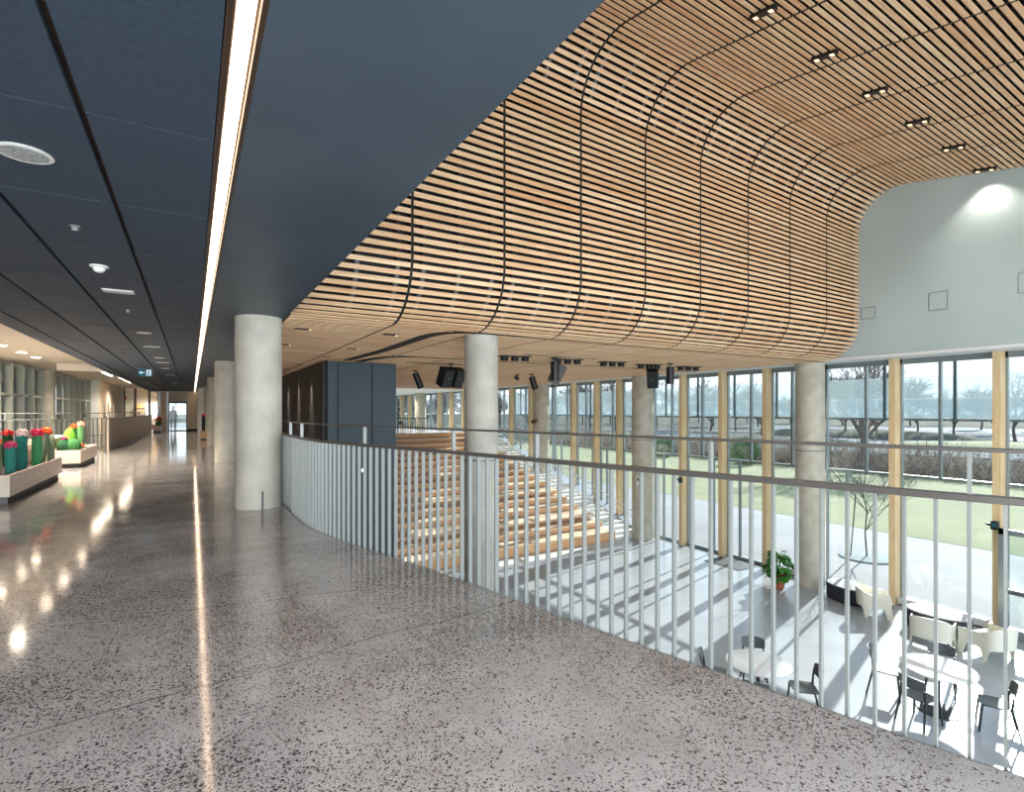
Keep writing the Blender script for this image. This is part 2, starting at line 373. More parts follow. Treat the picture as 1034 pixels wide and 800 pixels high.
# ------------------------------------------------------------------ solid stair guard on the left + rail behind the planters
gd=thing('stair_guard','long pale panelled solid guard running down the corridor','guard',(-2.6,24.0,0))
n=8
for i in range(n):
    a=(.02+.34*(i/n)**1.6, 17.6*i/n+.02); b_=(.02+.34*((i+1)/n)**1.6,17.6*(i+1)/n-.02)
    MB().prism([(a[0]-.06,a[1]),(a[0],a[1]),(b_[0],b_[1]),(b_[0]-.06,b_[1])],0,1.12).build('panel',M['planter'],gd)
tp=MB()
for i in range(n):
    a=(.02+.34*(i/n)**1.6, 17.6*i/n); b_=(.02+.34*((i+1)/n)**1.6,17.6*(i+1)/n)
    tp.prism([(a[0]-.08,a[1]),(a[0]+.02,a[1]),(b_[0]+.02,b_[1]),(b_[0]-.08,b_[1])],1.12,1.15)
tp.build('capping',M['railtop'],gd)
for i in range(7):
    y=.6+i*2.6; x=-.0+.34*(y/17.6)**1.6
    MB().obox((x-.02,y,1.25),(.006,0,0),(0,.03,0),(0,0,.1)).build('bracket',M['rail'],gd)
MB().tube([(-.02+.34*((17.6*i/n)/17.6)**1.6,17.6*i/n,1.36) for i in range(n+1)],.018).build('handrail',M['railtop'],gd)
lr=thing('stair_railing','slim pale metal railing behind the flower planters','railing',(-2.66,24.15,0))
P=Vector((0,0,0)); Q=Vector((-2.3,-3.45,0)); d=(Q-P); ln=d.length; d.normalize()
MB().obox((P+Q)/2+Vector((0,0,1.15)),d*ln/2,Vector((-d.y,d.x,0))*.025,(0,0,.012)).build('top_rail',M['rail'],lr)
MB().tube([P+Vector((0,0,1.34)),Q+Vector((0,0,1.34))],.016).build('handrail',M['rail'],lr)
MB().obox((P+Q)/2+Vector((0,0,.09)),d*ln/2,Vector((-d.y,d.x,0))*.02,(0,0,.01)).build('bottom_rail',M['rail'],lr)
i=0
while i*.19<ln:
    c=P+d*(i*.19+.02); MB().obox((c.x,c.y,.62),d*.008,Vector((-d.y,d.x,0))*.02,(0,0,.53 if i%6 else .62)).build('baluster',M['rail'],lr); i+=1
for k_ in range(4):
    c=P+d*(.1+k_*1.2); MB().obox((c.x,c.y,1.24),d*.02,Vector((-d.y,d.x,0))*.006,(0,0,.1)).build('post',M['rail'],lr)
lr2=thing('stair_railing','low pale metal railing at the far side of the stair opening','railing',(-4.85,28,-.6))
MB().tube([(0,0,1.0),(2.2,0,1.0)],.02).build('top_rail',M['rail'],lr2)
for i in range(10): MB().box(.1+i*.21,.12+i*.21,-.01,.01,-.2,1.0).build('baluster',M['rail'],lr2)

# ------------------------------------------------------------------ ceiling devices
def dev(name,label,cat,loc,parts,group=None):
    t=thing(name,label,cat,loc,0,group)
    for nm,mb,m in parts: mb.build(nm,m,t,smooth=True)
    return t
g2=mat('speaker_grille',(196,200,202),.5,noise=((120,124,126),120,1))
M['grille']=g2
dev('ceiling_speaker','round white perforated speaker flush in the dark ceiling tile','speaker',(-.77,3.79,ZC),[('trim_ring',MB().lathe([(.118,0),(.125,-.008),(.105,-.012),(.1,-.006)],seg=32),M['white']),('grille',MB().lathe([(.103,-.006),(.103,-.011),(.05,-.014)],seg=32),g2)])
for (y,w) in ((5.09,'nearest the round speaker'),(8.95,'beyond the white diffuser'),(14.6,'farther down the corridor')):
    dev('sprinkler','small chrome sprinkler head in the dark ceiling, '+w,'sprinkler',(-.75,y,ZC),[('escutcheon',MB().lathe([(.03,0),(.034,-.006),(.012,-.008)],seg=16),M['alu']),('body',MB().lathe([(.008,0),(.008,-.03)],seg=8).box(-.02,.02,-.003,.003,-.034,-.03).tube([(-.012,0,-.005),(-.016,0,-.02),(0,0,-.034),(.016,0,-.02),(.012,0,-.005)],.003,6),M['alu'])],'sprinklers')
dev('smoke_detector','domed white smoke detector on the dark ceiling','detector',(-.76,6.39,ZC),[('base',MB().lathe([(.075,0),(.075,-.012),(.055,-.018)],seg=24),M['white']),('sensor_head',MB().lathe([(.052,-.016),(.045,-.045),(.028,-.06),(.02,-.062)],seg=24),M['white'])])
for i,(x,y,lab) in enumerate([(-.73,7.62,'small white rectangular diffuser in the dark ceiling, nearest'),(-.74,13.84,'small white rectangular diffuser in the dark ceiling before the exit sign'),(-.72,18.2,'small white rectangular diffuser in the dark ceiling past the exit sign'),(-.72,24.4,'small white rectangular diffuser far down the dark ceiling'),(-.72,31.,'farthest small white rectangular diffuser in the dark ceiling')]):
    dev('air_diffuser',lab,'vent',(x,y,ZC),[('frame',MB().box(-.15,.15,-.1,.1,-.006,0),M['white']),('plate',MB().box(-.13,.13,-.08,.08,-.012,-.006),M['white'])],'ceiling diffusers')
for i,(x,y,lab) in enumerate([(-.73,11.43,'round white ceiling speaker beyond the sprinkler'),(-.73,16.6,'round white ceiling speaker beyond the exit sign'),(-.73,20.6,'small round white ceiling speaker far down the corridor')]):
    dev('ceiling_speaker',lab,'speaker',(x,y,ZC),[('trim_ring',MB().lathe([(.118,0),(.125,-.008),(.105,-.012),(.1,-.006)],seg=24),M['white']),('grille',MB().lathe([(.103,-.006),(.103,-.011),(.05,-.014)],seg=24),M['white'])])
# exit sign
d_=17.3; sx_,sy_=-1.30,17.0+3.9
t=thing('exit_sign','blue hanging exit sign with a white arrow and running figure','sign',(-1.30,20.9,2.66))
MB().box(-.2,.2,-.03,.03,-.13,.11).build('housing',M['aludark'],t,bevel=.005)
MB().box(-.19,.19,-.034,-.03,-.12,.10).build('face',M['signblue'],t)
ar=MB(); 
ar.add([(-.17,-.038,-.01),(-.10,-.038,.05),(-.10,-.038,-.07)],[(0,1,2)]); ar.box(-.10,-.02,-.039,-.036,-.025,.005)
ar.build('arrow',M['signwhite'],t)
fg=MB().box(.03,.16,-.0385,-.036,-.1,.085); fg.build('doorway',M['signwhite'],t)
rn=MB().ball((.10,-.041,.055),.016,1,.2,1); rn.obox((.095,-.041,.01),(.014,0,.006),(0,.002,0),(-.006,0,.03)); rn.obox((.075,-.041,-.05),(.01,0,.008),(0,.002,0),(-.02,0,.03)); rn.obox((.115,-.041,-.05),(.01,0,-.004),(0,.002,0),(.012,0,.03)); rn.obox((.07,-.041,.02),(.02,0,.008),(0,.002,0),(-.004,0,.006))
rn.build('running_figure',M['signblue'],t)
MB().box(-.1,-.09,-.01,.01,.11,.14).box(.09,.1,-.01,.01,.11,.14).build('hanger',M['device'],t)

# ------------------------------------------------------------------ timber slat ceiling over the hall
Y0=7.5; R1=.95; ZS=ZC+R1
def Zceil(X,Y): return 6.646-.055*X+.2*Y
NRM=math.sqrt(1.04)
def prof(X):
    # list of segments as functions u in 0..1 -> (Y,Z,nY,nZ) ; normal points into the hall
    c=6.646-.055*X
    R2=.95
    zs=c+.2*(Y0-R2)-R2*NRM            # arc start on wall
    cy=Y0-R2
    a1=PI/2+math.atan(.2)             # turn angle
    ye=cy+R2*math.cos(a1); ze=zs+R2*math.sin(a1)
    def s_ceil(u):
        Y=-3+(ye+3)*u; return (Y,ze+.2*(Y-ye),.2/NRM,-1/NRM)
    def s_arc2(u):
        a=a1*(1-u); return (cy+R2*math.cos(a),zs+R2*math.sin(a),-math.cos(a),-math.sin(a))
    def s_wall(u): return (Y0,zs+(ZS-zs)*u,-1,0)
    def s_arc1(u):
        a=PI+u*PI/2; return (Y0+R1+R1*math.cos(a),ZS+R1*math.sin(a),math.cos(a),math.sin(a))
    def s_soff(u): return (Y0+R1+.05+u*23.0,ZC,0,-1)
    return [s_ceil,s_arc2,s_wall,s_arc1,s_soff],[(ye+3)*NRM,a1*R2,zs-ZS,R1*PI/2,23.0]
PITCH=.1225; WID=.068
refs=prof(8.5)[1]; counts=[round(l/PITCH) for l in refs]
seamX=[1.2,2.78]+[2.78+1.5645*i for i in range(1,9)]
seamX[-1]=15.29
wc=struct('ceiling')
def pt(fn,u,off):
    y,z,ny,nz=fn(u); return (y+ny*off,z+nz*off)
for b_ in range(9):
    X0=seamX[b_]+.022; X1=seamX[b_+1]-.022
    if b_==8: X1=15.29
    mb=MB(); f0,l0=prof(X0); f1,l1=prof(X1)
    for s_ in range(5):
        n=counts[s_]
        if s_==4 and b_==0: pass
        for k in range(n):
            u0=(k+.5-WID/PITCH/2)/n; u1=(k+.5+WID/PITCH/2)/n
            if s_==4:
                Ya=Y0+R1+.05+23*u0
                if 12.86<Ya<12.96: continue
                if b_==0 and Ya>33: continue
            th=.016
            a=[pt(f0[s_],u0,0),pt(f0[s_],u1,0),pt(f0[s_],u1,-th),pt(f0[s_],u0,-th)]
            b2=[pt(f1[s_],u0,0),pt(f1[s_],u1,0),pt(f1[s_],u1,-th),pt(f1[s_],u0,-th)]
            t_=min(1,max(0,rnd.gauss(.55,.17)))
            # boards butt-joined part way along the bay
            mb.hexa([(X0,*p) for p in a],[(X1,*p) for p in b2],t_)
    mb.build('slat_panel',M['slat'],wc)
# black backing surface + carriers
bk=MB(); XS=[1.19+ (15.29-1.19)*i/12 for i in range(13)]
rows=[]
for X in XS:
    fs,_=prof(X); r=[]
    for s_,fn in enumerate(fs):
        m_=[2,10,3,10,4][s_]
        for k in range(m_+1):
            y,z,ny,nz=fn(k/m_); r.append((X,y-ny*.15,z-nz*.15))
    rows.append(r)
n=len(rows[0]); vs=[p for r in rows for p in r]
bk.add(vs,[(i*n+j,(i+1)*n+j,(i+1)*n+j+1,i*n+j+1) for i in range(12) for j in range(n-1)])
bk.build('backing',M['black'],wc)
cr_=MB(); gr=MB()
for b_ in range(9):
    for X,w in [(seamX[b_]+.2,.03),((seamX[b_]+seamX[b_+1])/2,.03),(seamX[b_+1]-.2,.03)]+([(seamX[b_],.022)] if b_ else []):
        fs,_=prof(X)
        for s_,fn in enumerate(fs):
            m_=[1,10,1,10,1][s_]
            for k in range(m_):
                seam=(w==.022)
                o0,o1=(-.03,-.10) if not seam else (-.006,-.10)
                a=[pt(fn,k/m_,o0),pt(fn,(k+1)/m_,o0),pt(fn,(k+1)/m_,o1),pt(fn,k/m_,o1)]
                tgt=cr_ if (seam or s_ not in (1,3) ) else (gr if (1<=k<=7) else cr_)
                tgt.hexa([(X-w,*p) for p in a],[(X+w,*p) for p in a])
cr_.build('carrier',M['black'],wc); gr.build('bracket',M['bracket'],wc)
# dark joint at the foot of the curve and folding-wall tracks
jt=MB(); jt.box(4.3,15.29,Y0+R1-.01,Y0+R1+.03,ZC-.004,ZC+.05)
jt.box(5.4,15.29,12.86,12.94,ZC-.004,ZC+.05)
path=cr([(5.6,8.44),(4.6,8.43),(4.15,8.5),(3.85,8.75),(3.72,9.2),(3.72,10.2),(3.74,12.2),(3.62,14.8)],5)
for i in range(len(path)-1):
    a=Vector(path[i]); b2=Vector(path[i+1]); dd=(b2-a).normalized(); nn=Vector((-dd.y,dd.x)); 
    f_=i/len(path); w0=.03+.09*min(1,f_*2.2); 
    jt.prism([(a-nn*w0)[:],(a+nn*w0)[:],(b2+nn*w0)[:],(b2-nn*w0)[:]],ZC-.006,ZC+.03)
path=cr([(6.2,12.9),(5.4,12.9),(4.7,13.05),(4.25,13.5),(4.08,14.2),(4.0,15.1)],5)
for i in range(len(path)-1):
    a=Vector(path[i]); b2=Vector(path[i+1]); dd=(b2-a).normalized(); nn=Vector((-dd.y,dd.x)); w0=.03+.1*min(1,i/len(path)*2)
    jt.prism([(a-nn*w0)[:],(a+nn*w0)[:],(b2+nn*w0)[:],(b2-nn*w0)[:]],ZC-.006,ZC+.03)
jt.box(5.2,7.2,14.5,14.62,ZC-.004,ZC+.02)
jt.box(6.95,9.2,11.0,11.06,ZC-.004,ZC+.02)
jt.build('track',M['black'],wc)
# roof over everything, white ceiling far end
MB().box(-9,16.7,-5,52,8.3,8.6).build('roof',M['black'],kind='structure')
MB().box(1.2,16.4,31.45,52,ZC+.02,ZC+.3).build('ceiling',M['white'],kind='structure')
MB().box(1.19,3.2,21,45,ZC-.01,ZC+.2).build('trim_4',M['black'],kind='structure') if False else None

# recessed spotlights in the slatted ceiling
ordn=['nearest','second','third','fourth','fifth','farthest']
for i in range(6):
    X=7.1+1.585*i; Y=4.78; Z=Zceil(X,Y)-.02
    t=thing('recessed_spotlight','black slot spotlight in the high slatted ceiling, %s of the row of six'%ordn[i],'light',(X,Y,Z),0,'slot spotlights in the high slatted ceiling')
    MB().obox((0,0,.0),(.05,0,-.003),(0,.19,.038),(0,-.005,.03)).build('housing',M['device'],t)
    MB().obox((.0,-.12,-.056),(.03,0,0),(0,.03,.006),(0,0,.004)).obox((.0,.12,-.01),(.03,0,0),(0,.03,.006),(0,0,.004)).build('lens',M['spotlens'],t)
# soffit downlights
for i,(x,y,w) in enumerate([(1.6,9.5,'beside the first corridor column'),(1.64,11.98,'behind the first corridor column'),(3.08,9.44,'in front of the slate box'),(3.06,11.96,'second in front of the slate box'),(3.0,14.22,'next to the slate box corner'),(2.72,16.73,'first along the dark timber wall'),(2.7,18.94,'second along the dark timber wall'),(2.7,21.12,'third along the dark timber wall')]):
    t=thing('recessed_spotlight','small black slot light in the low slatted soffit '+w,'light',(x,y,ZC),0,'slot lights in the low soffit')
    MB().box(-.13,.13,-.06,.06,-.008,.02).build('housing',M['device'],t)
    MB().box(.10,.125,-.03,.03,-.012,-.008).build('lens',M['softlens'],t)
# triple lamp units, spot cylinders, loudspeakers
for i,(x,y,w) in enumerate([(6.96,11.5,'beside the middle column'),(8.61,11.5,'second from the middle column'),(10.18,11.5,'third from the middle column'),(11.65,11.55,'behind the right hanging loudspeaker'),(13.29,11.5,'nearest the window wall')]):
    t=thing('triple_spotlight','black three-lamp recessed spotlight unit in the soffit, '+w,'light',(x,y,ZC),R(-12),'three-lamp units in the soffit')
    MB().box(-.42,.42,-.1,.1,-.02,.02).build('tray',M['device'],t)
    for k in (-1,0,1): MB().lathe([(.09,-.02),(.1,-.12),(.075,-.12),(.07,-.05)],(k*.28,0,0),16).build('lamp_head',M['device'],t,smooth=True)
def cyl(x,y,lab,ln,r,tilt,rz):
    t=thing('spotlight',lab,'spotlight',(x,y,ZC),rz)
    MB().lathe([(.09,0),(.09,-.03)],seg=16).build('mount',M['device'],t)
    dx=Vector((math.sin(tilt),0,-math.cos(tilt)))
    MB().tube([Vector((0,0,-.02)),Vector((0,0,-.1))],.02).build('stem',M['device'],t)
    a=Vector((0,0,-.1)); MB().tube([a,a+dx*ln*.85,a+dx*ln],[r,r,r*.92],16).build('lamp_body',M['device'],t,smooth=True)
cyl(8.05,11.3,'black cylinder stage spotlight beside the middle loudspeaker',.5,.11,0,0)
cyl(11.95,11.0,'black cylinder stage spotlight above the right loudspeaker',.5,.11,0,0)
cyl(6.5,17.27,'tilted black cylinder spotlight near the slate box',.55,.11,R(22),R(-20))
cyl(10.9,16.8,'tilted black cylinder spotlight far in the soffit',.5,.12,R(18),R(-20))
cyl(10.6,17.3,'small black spotlight mount beside the tilted far spotlight',.12,.1,R(40),R(160))
def speaker(x,y,lab,rz,two,drop=.28):
    t=thing('loudspeaker',lab,'speaker',(x,y,ZC),rz)
    t.scale=(1,1,1)
    MB().tube([(0,0,0),(0,0,-drop)],.02).box(-.06,.06,-.06,.06,-.02,0).build('mount',M['device'],t)
    MB().box(-.2,.2,-.015,.015,-drop-.02,-drop).build('bracket',M['device'],t)
    for k in ((-.2,.2) if two else (0,)):
        c=Vector((k,.0,-drop-.27)); up=Vector((0,-.45,.9)).normalized(); ou=Vector((0,-.9,-.45)).normalized()
        b=MB(); w=.18
        q=lambda s1,s2,s3:(c+Vector((s1*w*(1 if s3<0 else .86),0,0))+up*s2*.27+ou*s3*.16)[:]
        b.hexa([q(-1,-1,-1),q(1,-1,-1),q(1,1,-1),q(-1,1,-1)],[q(-1,-1,1),q(1,-1,1),q(1,1,1),q(-1,1,1)])
        o=b.build('cabinet',M['device'],t,bevel=.01)
        b=MB(); b.obox(c-ou*.165,(w*.9,0,0),up*.24,ou*.006); b.build('grille',M['black'],t)
        b=MB(); b.obox(c-up*.275,(w*.9,0,0),ou*.13,up*.004); b.build('bottom_panel',M['devgrey'],t)
        MB().obox(c+ou*.165+up*.02,(.03,0,0),up*.03,ou*.004).build('connector_plate',M['devgrey'],t)
speaker(6.45,14.2,'pair of black loudspeakers hanging from the soffit before the bleacher top',R(10),True,.14)
speaker(8.45,11.75,'black loudspeaker hanging right of the middle column',R(55),False,.12)
speaker(12.0,11.75,'tilted black loudspeaker hanging in front of the window column',R(-50),False,.12)

# ------------------------------------------------------------------ bulkhead over the window wall
bw=struct('wall_right')
MB().box(15.3,16.7,-5,52,ZC+.07,8.4).build('wall_panel',M['bulk'],bw)
MB().box(15.27,15.36,-5,52,ZC,ZC+.07).build('trim',M['white'],bw)
fr=MB()
for y0,y1,z0,z1 in ((5.55,5.93,3.83,4.27),(7.11,7.46,3.85,4.15),(3.95,4.3,3.95,4.4)):
    for a in ((y0,y1,z0,z0+.01),(y0,y1,z1-.01,z1),(y0,y0+.008,z0,z1),(y1-.008,y1,z0,z1)): fr.box(15.294,15.302,*a)
fr.build('access_panel_outline',M['devgrey'],bw)
MB().box(15.36,16.35,-5,52,ZC+.0,ZC+.07).build('ceiling',M['white'],kind='structure')

# ------------------------------------------------------------------ window wall
XW=15.93; XG=16.26
mull=[-1.35,.75,2.85,4.93,7.08,9.03,10.77,12.46,14.24,15.95,17.77,19.3,21.05,22.95,24.9,27.0,29.1,31.2,33.4,35.5,37.6,39.8,41.7,44.1,46.1,48.2]
hidden={9.03,15.95,22.95,39.8}
wn=0
for i,y in enumerate(mull):
    yn=mull[i+1] if i+1<len(mull) else 50.2
    wn+=1
    w=struct('window_%d'%(wn+3),(XG,y,0))
    base=L if y<15.5 else min(0,-3.95+.291*(y-15.7))
    if y not in hidden:
        MB().box(XW-XG,XG+.02-XG,-.155,0,base,ZC+.06).build('timber_post',M['glulam'],w,bevel=.004)
    f=MB(); W=yn-y
    f.box(-.05,.05,-.0,.05,base,ZC+.05); f.box(-.05,.05,W-.2,W-.155,base,ZC+.05)
    f.box(-.05,.06,0,W-.155,2.66,ZC+.05)               # head
    f.box(-.07,.07,0,W-.155,base,base+.1)              # sill
    tz=-.3 if y<20 else .35
    f.box(-.06,.06,0,W-.155,tz-.03,tz+.03)
    a=W*(.52 if i%2 else .36)
    f.box(-.055,.055,a-.03,a+.03,tz,2.7)
    bb=W*(.25 if i%2 else .62)
    f.box(-.045,.045,bb-.03,bb+.03,base,tz)
    f.build('frame',M['alu'],w)
    MB().box(-.008,.008,.03,W-.17,base+.08,2.68).build('pane',M['glass'],w)
# sloping curb beside the side stair
sc_=MB(); 
sc_.hexa([(15.75,15.9,L),(16.4,15.9,L),(16.4,15.9,L+.12),(15.75,15.9,L+.12)],[(15.75,28.6,L),(16.4,28.6,L),(16.4,28.6,-.12),(15.75,28.6,-.12)])
sc_.build('trim_5',M['lowfloor'],kind='structure')
# low white sill heaters
for y0,y1,lab in ((5.05,6.9,'low white floor heater under the window beside the ottomans'),(9.2,10.6,'low white floor heater under the window behind the potted plant')):
    t=thing('floor_heater',lab,'heater',(16.08,(y0+y1)/2,L)); h=(y1-y0)/2
    MB().box(-.1,.1,-h,h,.03,.2).build('casing',M['white'],t,bevel=.01); MB().box(-.07,.07,-h+.03,h-.03,.2,.206).build('grille',M['alu'],t); MB().box(-.08,.08,-h+.05,h-.05,0,.03).build('base',M['device'],t)
# door set at the right edge
t=struct('door_2',(15.75,4.75,L))
f=MB(); f.box(-.06,.06,-.12,.0,0,2.45); f.box(-.06,.06,-1.5,-1.38,0,2.45); f.box(-.06,.06,-1.5,0,2.33,2.45); f.box(-.05,.05,-1.4,-.1,0,.25); f.box(-.04,.04,-1.4,-.1,1.0,1.12)
f.build('frame',M['alu'],t); MB().box(-.01,.01,-1.4,-.1,.2,2.35).build('pane',M['glass'],t)
MB().tube([(-.09,-1.35,1.05),(-.09,-.15,1.05)],.02).build('push_bar',M['devgrey'],t)
# entrance mat near the doors
tag(MB().box(15.0,15.85,10.95,12.3,L,L+.015).build('entrance_mat',M['device'],loc=(0,0,0)),'dark entrance mat on the hall floor below the windows','mat')
# small devices on posts
for x,y,z,lab in ((15.86,4.86,-1.22,'small black access reader on the timber post by the glass door'),(15.86,14.1,-1.2,'small black access reader on the timber post past the hall column')):
    t=thing('access_reader',lab,'card reader',(x,y,z)); MB().box(-.06,.06,-.07,.07,-.1,.1).build('body',M['device'],t,bevel=.02)
    MB().box(-.065,-.06,-.04,.04,-.03,.06).build('screen',M['signblue'],t); MB().tube([(0,.05,0),(0,.16,.02)],.03).build('sensor_head',M['device'],t)

# ------------------------------------------------------------------ columns
def column(x,y,z0,r,m,lab,z1=ZC,collar=None):
    t=thing('concrete_column',lab,'column',(x,y,z0))
    MB().lathe([(r,0),(r,z1-z0)],seg=48).build('shaft',m,t,smooth=True)
    if collar: MB().lathe([(r+.002,collar-z0-.012),(r+.004,collar-z0),(r+.002,collar-z0+.012)],seg=48).build('joint_ring',M['devgrey'],t,smooth=True)
    return t
c1=column(.85,8.77,0,.32,M['concrete'],'nearest round concrete column at the corridor edge by the white railing')
MB().box(-.012,.012,-.008,.008,0,.26).build('corner_guard',M['device'],c1,loc=(.02,-.325,.0))
for i,(y,l_) in enumerate([(17.05,'second'),(25.35,'third'),(33.65,'fourth'),(41.95,'fifth, farthest')]):
    column(.85,y,0,.32,M['concrete'],'%s round concrete column in the corridor row'%l_)
column(4.6,8.8,L,.31,M['concrete'],'tall grey concrete column standing behind the railing in mid hall',collar=.52)
column(15.50,8.95,L,.385,M['concrete_warm'],'tall concrete column against the window wall beside the potted plant',collar=.27)
column(15.55,15.75,L,.43,M['concrete_warm'],'tall concrete column at the foot of the side stair',collar=.27)
column(15.45,22.9,L,.42,M['concrete_warm'],'tall concrete column halfway up the side stair')
column(15.4,39.8,-.02,.42,M['concrete_warm'],'far concrete column on the terrace by the windows')
column(15.4,31.0,-.02,.36,M['concrete_warm'],'concrete column at the top of the side stair')
t=thing('call_station','small white call station on the hall column by the side stair','switch',(15.15,15.58,-1.35),R(20)); MB().box(-.03,.03,-.09,.09,-.2,.2).build('body',M['white'],t,bevel=.01); MB().box(-.036,-.03,-.05,.05,.0,.12).build('button_plate',M['devgrey'],t)
t=thing('security_camera','small dark camera fixed on the column halfway up the stair','camera',(15.0,22.65,.95),R(0)); MB().tube([(.05,0,0),(-.1,-.05,.0)],.04).build('arm',M['device'],t); MB().tube([(-.05,0,-.05),(-.3,-.08,-.09)],.09,12).build('camera_body',mat('brown_housing',(96,52,44),.5),t)

# ------------------------------------------------------------------ slate box and dark timber wall
sb=struct('wall_back')
b=MB(); b.box(3.17,5.1,15.15,26,L,ZC-.02); b.build('core',M['slatebox'],sb)
b=MB()
for a,c in ((3.17,3.42),(3.45,4.35),(4.40,5.1)): b.box(a+.005,c-.005,15.09,15.15,L,ZC-.04)
b.build('wall_panel',M['slatebox'],sb)
dk=struct('wall_back')
b=MB(); 
for i in range(60): b.box(3.05,3.14,15.15+i*.3,15.15+i*.3+.285,L,ZC-.02)
b.build('wall_panel',M['ebony'],dk)
MB().box(3.12,3.17,15.1,45,L,ZC).build('core',M['black'],dk)
MB().box(1.5,3.1,33.4,33.6,L,ZC).build('wall_back',M['ebony'],kind='structure')

# ------------------------------------------------------------------ bleachers
bl=thing('timber_bleachers','wide stepped timber bleachers climbing from the hall floor to the terrace','bleachers',(9.6,15.7,L))
XL=5.25-9.6; XR=14.05-9.6
cb=MB()
for k in range(16): cb.box(XL,XR-.03,.06+.78*k,13.0,max(0,.227*k-.2) if k else 0,.227*k+.43)
cb.build('concrete_base',M['lowfloor'],bl)
for k in range(16):
    z=.48+.227*k; y=.78*k
    bb=MB().box(XL,XR,y,y+.05,z-.197 if k else z-.36,z-.045,rnd.random())
    if k%3==2: bb.box(XL,XR,y-.30,y,z-.075,z-.04,rnd.random())
    o=bb.build('bench',M['bench'],bl)
    tt=MB().box(XL,XR,y-(.34 if k%3==2 else .02),y+.80,z-.04,z)
    tt.build('seat',M['benchtop'],o)
MB().box(XL,XR+.15,-.75,-.02,0,.11).build('plinth_step',M['planter2'] if 'planter2' in M else M['white'],bl)
# side stair with handrails
ss=thing('staircase','pale concrete side stair between the bleachers and the window wall','stairs',(14.95,15.95,L))
n=32
for k in range(22):
    MB().box(-.85,.8,.39*k+.0,.39*k+.42+ (0),max(0,.1135*k-.05),.1135*(k+1)).build('step',M['concrete_warm2'] if 'concrete_warm2' in M else M['white'],ss)
MB().box(-.85,.8,.39*22,13,1.6,.1135*23).build('landing',M['white'],ss)
for k in range(22,32): MB().box(-.85,.8,.39*k,.39*k+.42,.1135*k-.05,.1135*(k+1)).build('step',M['white'],ss)
for nm,x,lab in (('stair_handrail',14.25,'slim white handrail beside the bleacher ends'),('stair_handrail',15.55,'slim white handrail along the window side of the stair')):
    t=thing(nm,lab,'handrail',(x,16.3,L+.1))
    MB().tube([(0,0,.9),(0,11.5,.9+3.35)],.02).tube([(0,0,.65),(0,11.5,.65+3.35)],.012).build('rail',M['white'],t)
    for k in range(7): MB().tube([(0,1.9*k,.291*1.9*k),(0,1.9*k,.9+.291*1.9*k)],.018).build('post',M['white'],t)
TCH=1
# terrace railing, chairs and tables at the top
tr=thing('terrace_railing','dark low railing along the top terrace above the bleachers','railing',(5.2,29.2,-.02))
MB().box(0,6.6,-.02,.02,1.0,1.04).build('top_rail',M['device'],tr); MB().box(0,6.6,-.015,.015,.1,.12).build('bottom_rail',M['device'],tr)
for i in range(45): MB().box(.05+i*.147,.075+i*.147,-.01,.01,0 if i%8==0 else .12,1.0).build('baluster',M['device'],tr)

# ------------------------------------------------------------------ guard railing
gr=thing('guard_railing','curved white flat-bar guard railing along the upper floor edge','railing',(0,0,0))
def offset(P,d):
    out=[]
    for i in range(len(P)):
        a=Vector(P[max(i-1,0)]); b_=Vector(P[min(i+1,len(P)-1)]); t_=(b_-a).normalized(); out.append((P[i][0]+t_.y*d,P[i][1]-t_.x*d))
    return out
Pth=offset(E_,.06)
# arc length resample from near end
def resample(P,step):
    out=[]; acc=0; nxt=0
    for i in range(len(P)-1):
        a=Vector(P[i]); b_=Vector(P[i+1]); l=(b_-a).length
        while nxt<=acc+l:
            t_=(nxt-acc)/l; out.append((a.lerp(b_,t_),(b_-a).normalized())); nxt+=step
        acc+=l
    return out
rs=[q for q in resample(Pth,.11) if q[0].y>.15]
def rail_strip(P,w,z0,z1):
    m=MB(); n=len(P); vs=[]
    for i in range(n):
        a=Vector(P[max(i-1,0)]); b_=Vector(P[min(i+1,n-1)]); t_=(b_-a).normalized(); nn=Vector((t_.y,-t_.x))
        p=Vector(P[i]); 
        for s1,z in ((-1,z0),(1,z0),(1,z1),(-1,z1)): q=p+nn*w*s1; vs.append((q.x,q.y,z))
    fs=[(i*4+k,i*4+(k+1)%4,(i+1)*4+(k+1)%4,(i+1)*4+k) for i in range(n-1) for k in range(4)]+[(0,1,2,3),tuple((n-1)*4+k for k in range(4))]
    return m.add(vs,fs)
Pn=[p for p in Pth if p[1]>-2]
rail_strip(Pn,.027,1.045,1.075).build('top_rail',M['railtop'],gr,bevel=.004)
o=MB(); 
rail_strip(Pn,.024,1.252,1.268).build('handrail',M['railtop'],gr,bevel=.004)
me=None
for p,t_ in rs:
    nn=Vector((t_.y,-t_.x))
    m=MB().obox((0,0,.345),(t_*.006).to_3d(),(nn*.019).to_3d(),(0,0,.70)).build('baluster',M['rail'],gr,loc=(p.x,p.y,0))
# standoff posts every ten bars
for tY in (.95,2.0,3.28,4.27,5.64,7.4,8.3):
    p,t_=min(rs,key=lambda q:abs(q[0].y-tY)); nn=Vector((t_.y,-t_.x))
    MB().obox((0,0,1.165),(t_*.007).to_3d(),(nn*.019).to_3d(),(0,0,.09)).build('post',M['rail'],gr,loc=(p.x,p.y,0))
# round tag on a bar
p,t_=min(rs,key=lambda q:abs(q[0].y-5.62)); 
MB().ball((p.x-.03,p.y-.02,.80),.024,.6,.6,1).build('round_button',M['white'],gr)
# solid end panel by the column
MB().obox((1.225,8.62,.345),(.005,0,0),(0,.42,0),(0,0,.70)).build('end_panel',M['rail'],gr)
# slab edge strip
rail_strip([(x+.012,y) for x,y in E_],.008,-.5,-.004).build('trim_6',M['rail'],kind='structure')

